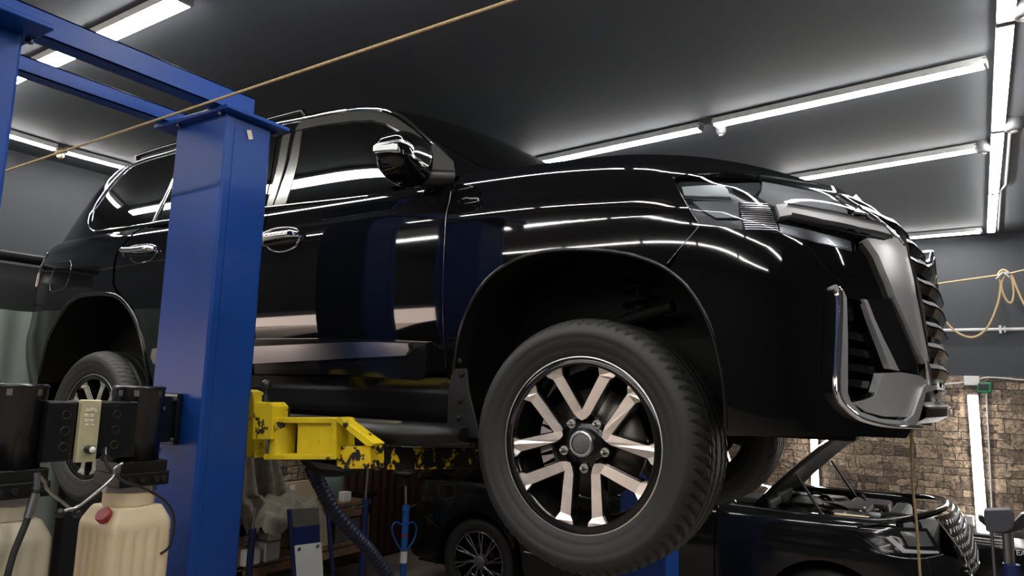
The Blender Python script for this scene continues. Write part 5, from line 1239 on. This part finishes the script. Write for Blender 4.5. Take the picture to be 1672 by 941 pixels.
# trolley with navy poles
xt = -3.75; pt_ = lambda a, b: pw(a, b, xt)
t = thing('panel_trolley', 'navy two-pole trolley with olive panel and white plate', 'trolley', (xt, pt_(508, 900)[1], 0))
for (ax, bx_) in ((472, 484), (534, 548)):
    p = pt_(ax, 832 if ax < 500 else 822); b_ = pt_(bx_, 990); MB().tube([p, b_+(b_-p)*((b_[2]-.02)/(p[2]-b_[2]))], .019, 12).build('pole', 'bluedark', t)
def tp(L, name, m, d=.02, off=0): return MB().prism([pw(a, b, xt+off) for a, b in L], (-d, 0, 0)).build(name, m, t, bevel=.003)
tp([(474, 832), (521, 829), (522, 857), (479, 862)], 'olive_panel', 'olive'); tp([(479, 862), (522, 857), (523, 886), (481, 891)], 'blue_panel', 'bluedark', .03, .005)
wp = tp([(481, 892), (525, 886), (531, 990), (487, 990)], 'white_plate', 'white', .02, .012)
for a, b in ((488, 897), (518, 892)): MB().cyl(pw(a, b, xt+.013), pw(a, b, xt+.013)+[.01, 0, 0], .014, 14).build('plate_bolt', 'steel', wp)
# ribbed hose
P = smoothpts([pw(a, b, x) for a, b, x in [(508, 762, -3.12), (522, 792, -3.12), (546, 835, -3.12), (578, 872, -3.12), (604, 900, -3.12), (628, 935, -3.12), (655, 985, -3.12)]], 30)
q = MB(); q.tube(P, .048+.0055*np.sign(np.sin(np.arange(len(P))*1.35)), 18); tg(q, 'exhaust_hose', 'hose', 'navy ribbed exhaust hose snaking down behind the yellow arm', 'hose')
# struts and jack
def stand(px0, px1, py0, py1, py2, x, mt, label, w, name='strut_stand'):
    c0 = pw(px0, py0, x); c1 = pw(px1, py1, x); c2 = pw(px1, py2, x); c2 = np.array([c1[0], c1[1], .03]); lean = (px0-px1)
    t = thing(name, label, 'jack', (c2[0], c2[1], 0), 'telescopic jacks')
    MB().cyl(c1, c0, w*.42, 14).build('chrome_rod', 'steel', t); MB().cyl(c2, c1, w, 20).build('jack_body', mt, t); MB().cyl(c1+[0, 0, -.03], c1+[0, 0, .02], w*1.2, 20).build('collar', mt, t)
    q = MB()
    for a in range(4): q.bar((c2[0], c2[1], .08), (c2[0]+.14*math.cos(a*math.pi/2+.5), c2[1]+.14*math.sin(a*math.pi/2+.5), .025), .04, .03)
    q.build('jack_feet', mt, t); return t, c0, c1
t, c0, c1 = stand(601, 597, 762, 818, 941, -3.75, 'bluedark', 'navy telescopic jack with valve left of the brighter blue one', .030)
p = pw(576, 829, -3.75); MB().tube([c1+[0, 0, -.05], (c1+p)/2+[0, 0, -.03], p], .014, 10).build('valve', 'steel', t)
t, c0, c1 = stand(662, 663, 762, 829, 941, -3.4, 'bluejack', 'bright blue telescopic jack with looped handle and white label', .030)
q = MB(); c = pw(660, 775, -3.4); q.lathe([(.03, -.10), (.03, -.03), (.06, -.01), (.10, .0), (.10, .03), (0, .03)], c, (0, 0, 1), 20); q.build('jack_saddle', 'black', t)
for s in (-1, 1):
    L = [(660+s*4, 857), (660+s*14, 853), (660+s*20, 862), (660+s*17, 878), (660+s*9, 893), (660+s*2, 900)]; MB().tube(smoothpts([pw(a, b, -3.37) for a, b in L], 4), .008, 8).build('loop_handle', 'bluejack', t)
p = pw(680, 824, -3.37); MB().tube([c1+[.02, 0, 0], p], .007, 8).build('release_lever', 'steel', t)
for (pa, pb, m_) in ((872, 876, 'redcap'), (896, 899, 'redcap'), (899, 918, 'white')): MB().cyl([c1[0], c1[1], pw(663, pb, -3.4)[2]], [c1[0], c1[1], pw(663, pa, -3.4)[2]], .0315, 24).build('label_band', m_, t)
t, c0, c1 = stand(417, 412, 830, 868, 941, -3.7, 'bluedark', 'thin navy strut jack beside the blue post', .026)
# pale panel and yellow sheet glimpsed below the sill
q = MB().prism([pw(x, y, XL+.06) for x, y in [(655, 690), (688, 690), (686, 735), (655, 735)]], (.02, 0, 0)); tg(q, 'wall_board', 'teal', 'pale teal board on the wall glimpsed under the car sill', 'board')
M['ysheet'] = mat('yellow_sheet', (.6, .5, .05), .5); q = MB().prism([pw(x, y, XL+.09) for x, y in [(684, 690), (725, 690), (712, 716), (703, 726), (684, 722)]], (.02, 0, 0)); tg(q, 'yellow_sheet', 'ysheet', 'yellow sheet on the wall beside the pale teal board', 'sheet')
# left edge: raised dark van end and pale curtain
M['van'] = mat('van_dark_paint', (.020, .020, .021), .3)
t = thing('raised_van', 'dark grey vehicle end standing behind the tail of the lifted SUV', 'car', (-4.55, -1.6, 0), None)
q = MB(); prof = [(1.20, .10), (1.22, .03), (1.5, .0), (1.66, .0), (1.69, .02), (1.71, .02), (1.74, .0), (1.98, .015), (2.08, .05), (2.10, .09), (2.12, .25)]
prof = [(z-.40, d) for z, d in prof]; prof = [(z+.75, d) for z, d in prof]; prof = [(max(.5, z-.0), d) for z, d in prof]
ztop = pw(20, 418, -4.15)[2]
G = [[(-4.18-d, y, ztop-2.47+z) for z, d in prof] for y in (-1.62, -1.4, -1.1, -.8, -.3)]
q.grid(G, False); q.box2((-4.7, -1.60, .3), (-4.24, -.32, ztop-.1)); q.build('body_side', 'van', t, bevel=.004)
MB().tube([(-4.17, -1.62, ztop), (-4.17, -.3, ztop)], .035, 12).build('rolled_cover', 'trim', t)
for y in (-1.5, -.62): MB().lathe([(0, 0), (.34, 0), (.36, .03), (.36, .2), (0, .2)], (-4.2, y, .36), (-1, 0, 0), 40).build('wheel', 'rubber', t)
q = MB(); G = []
for i in range(60): G.append([(-4.13+.02*math.sin(i*.9), -2.2+i*.03, z) for z in (.03, ztop-.35)])
q.grid(G); M['curt'] = mat('pale_green_sheet', (.16, .19, .165), .6); tg(q, 'plastic_sheet', 'curt', 'pale grey-green sheet hanging behind the rear bumper', 'sheet')
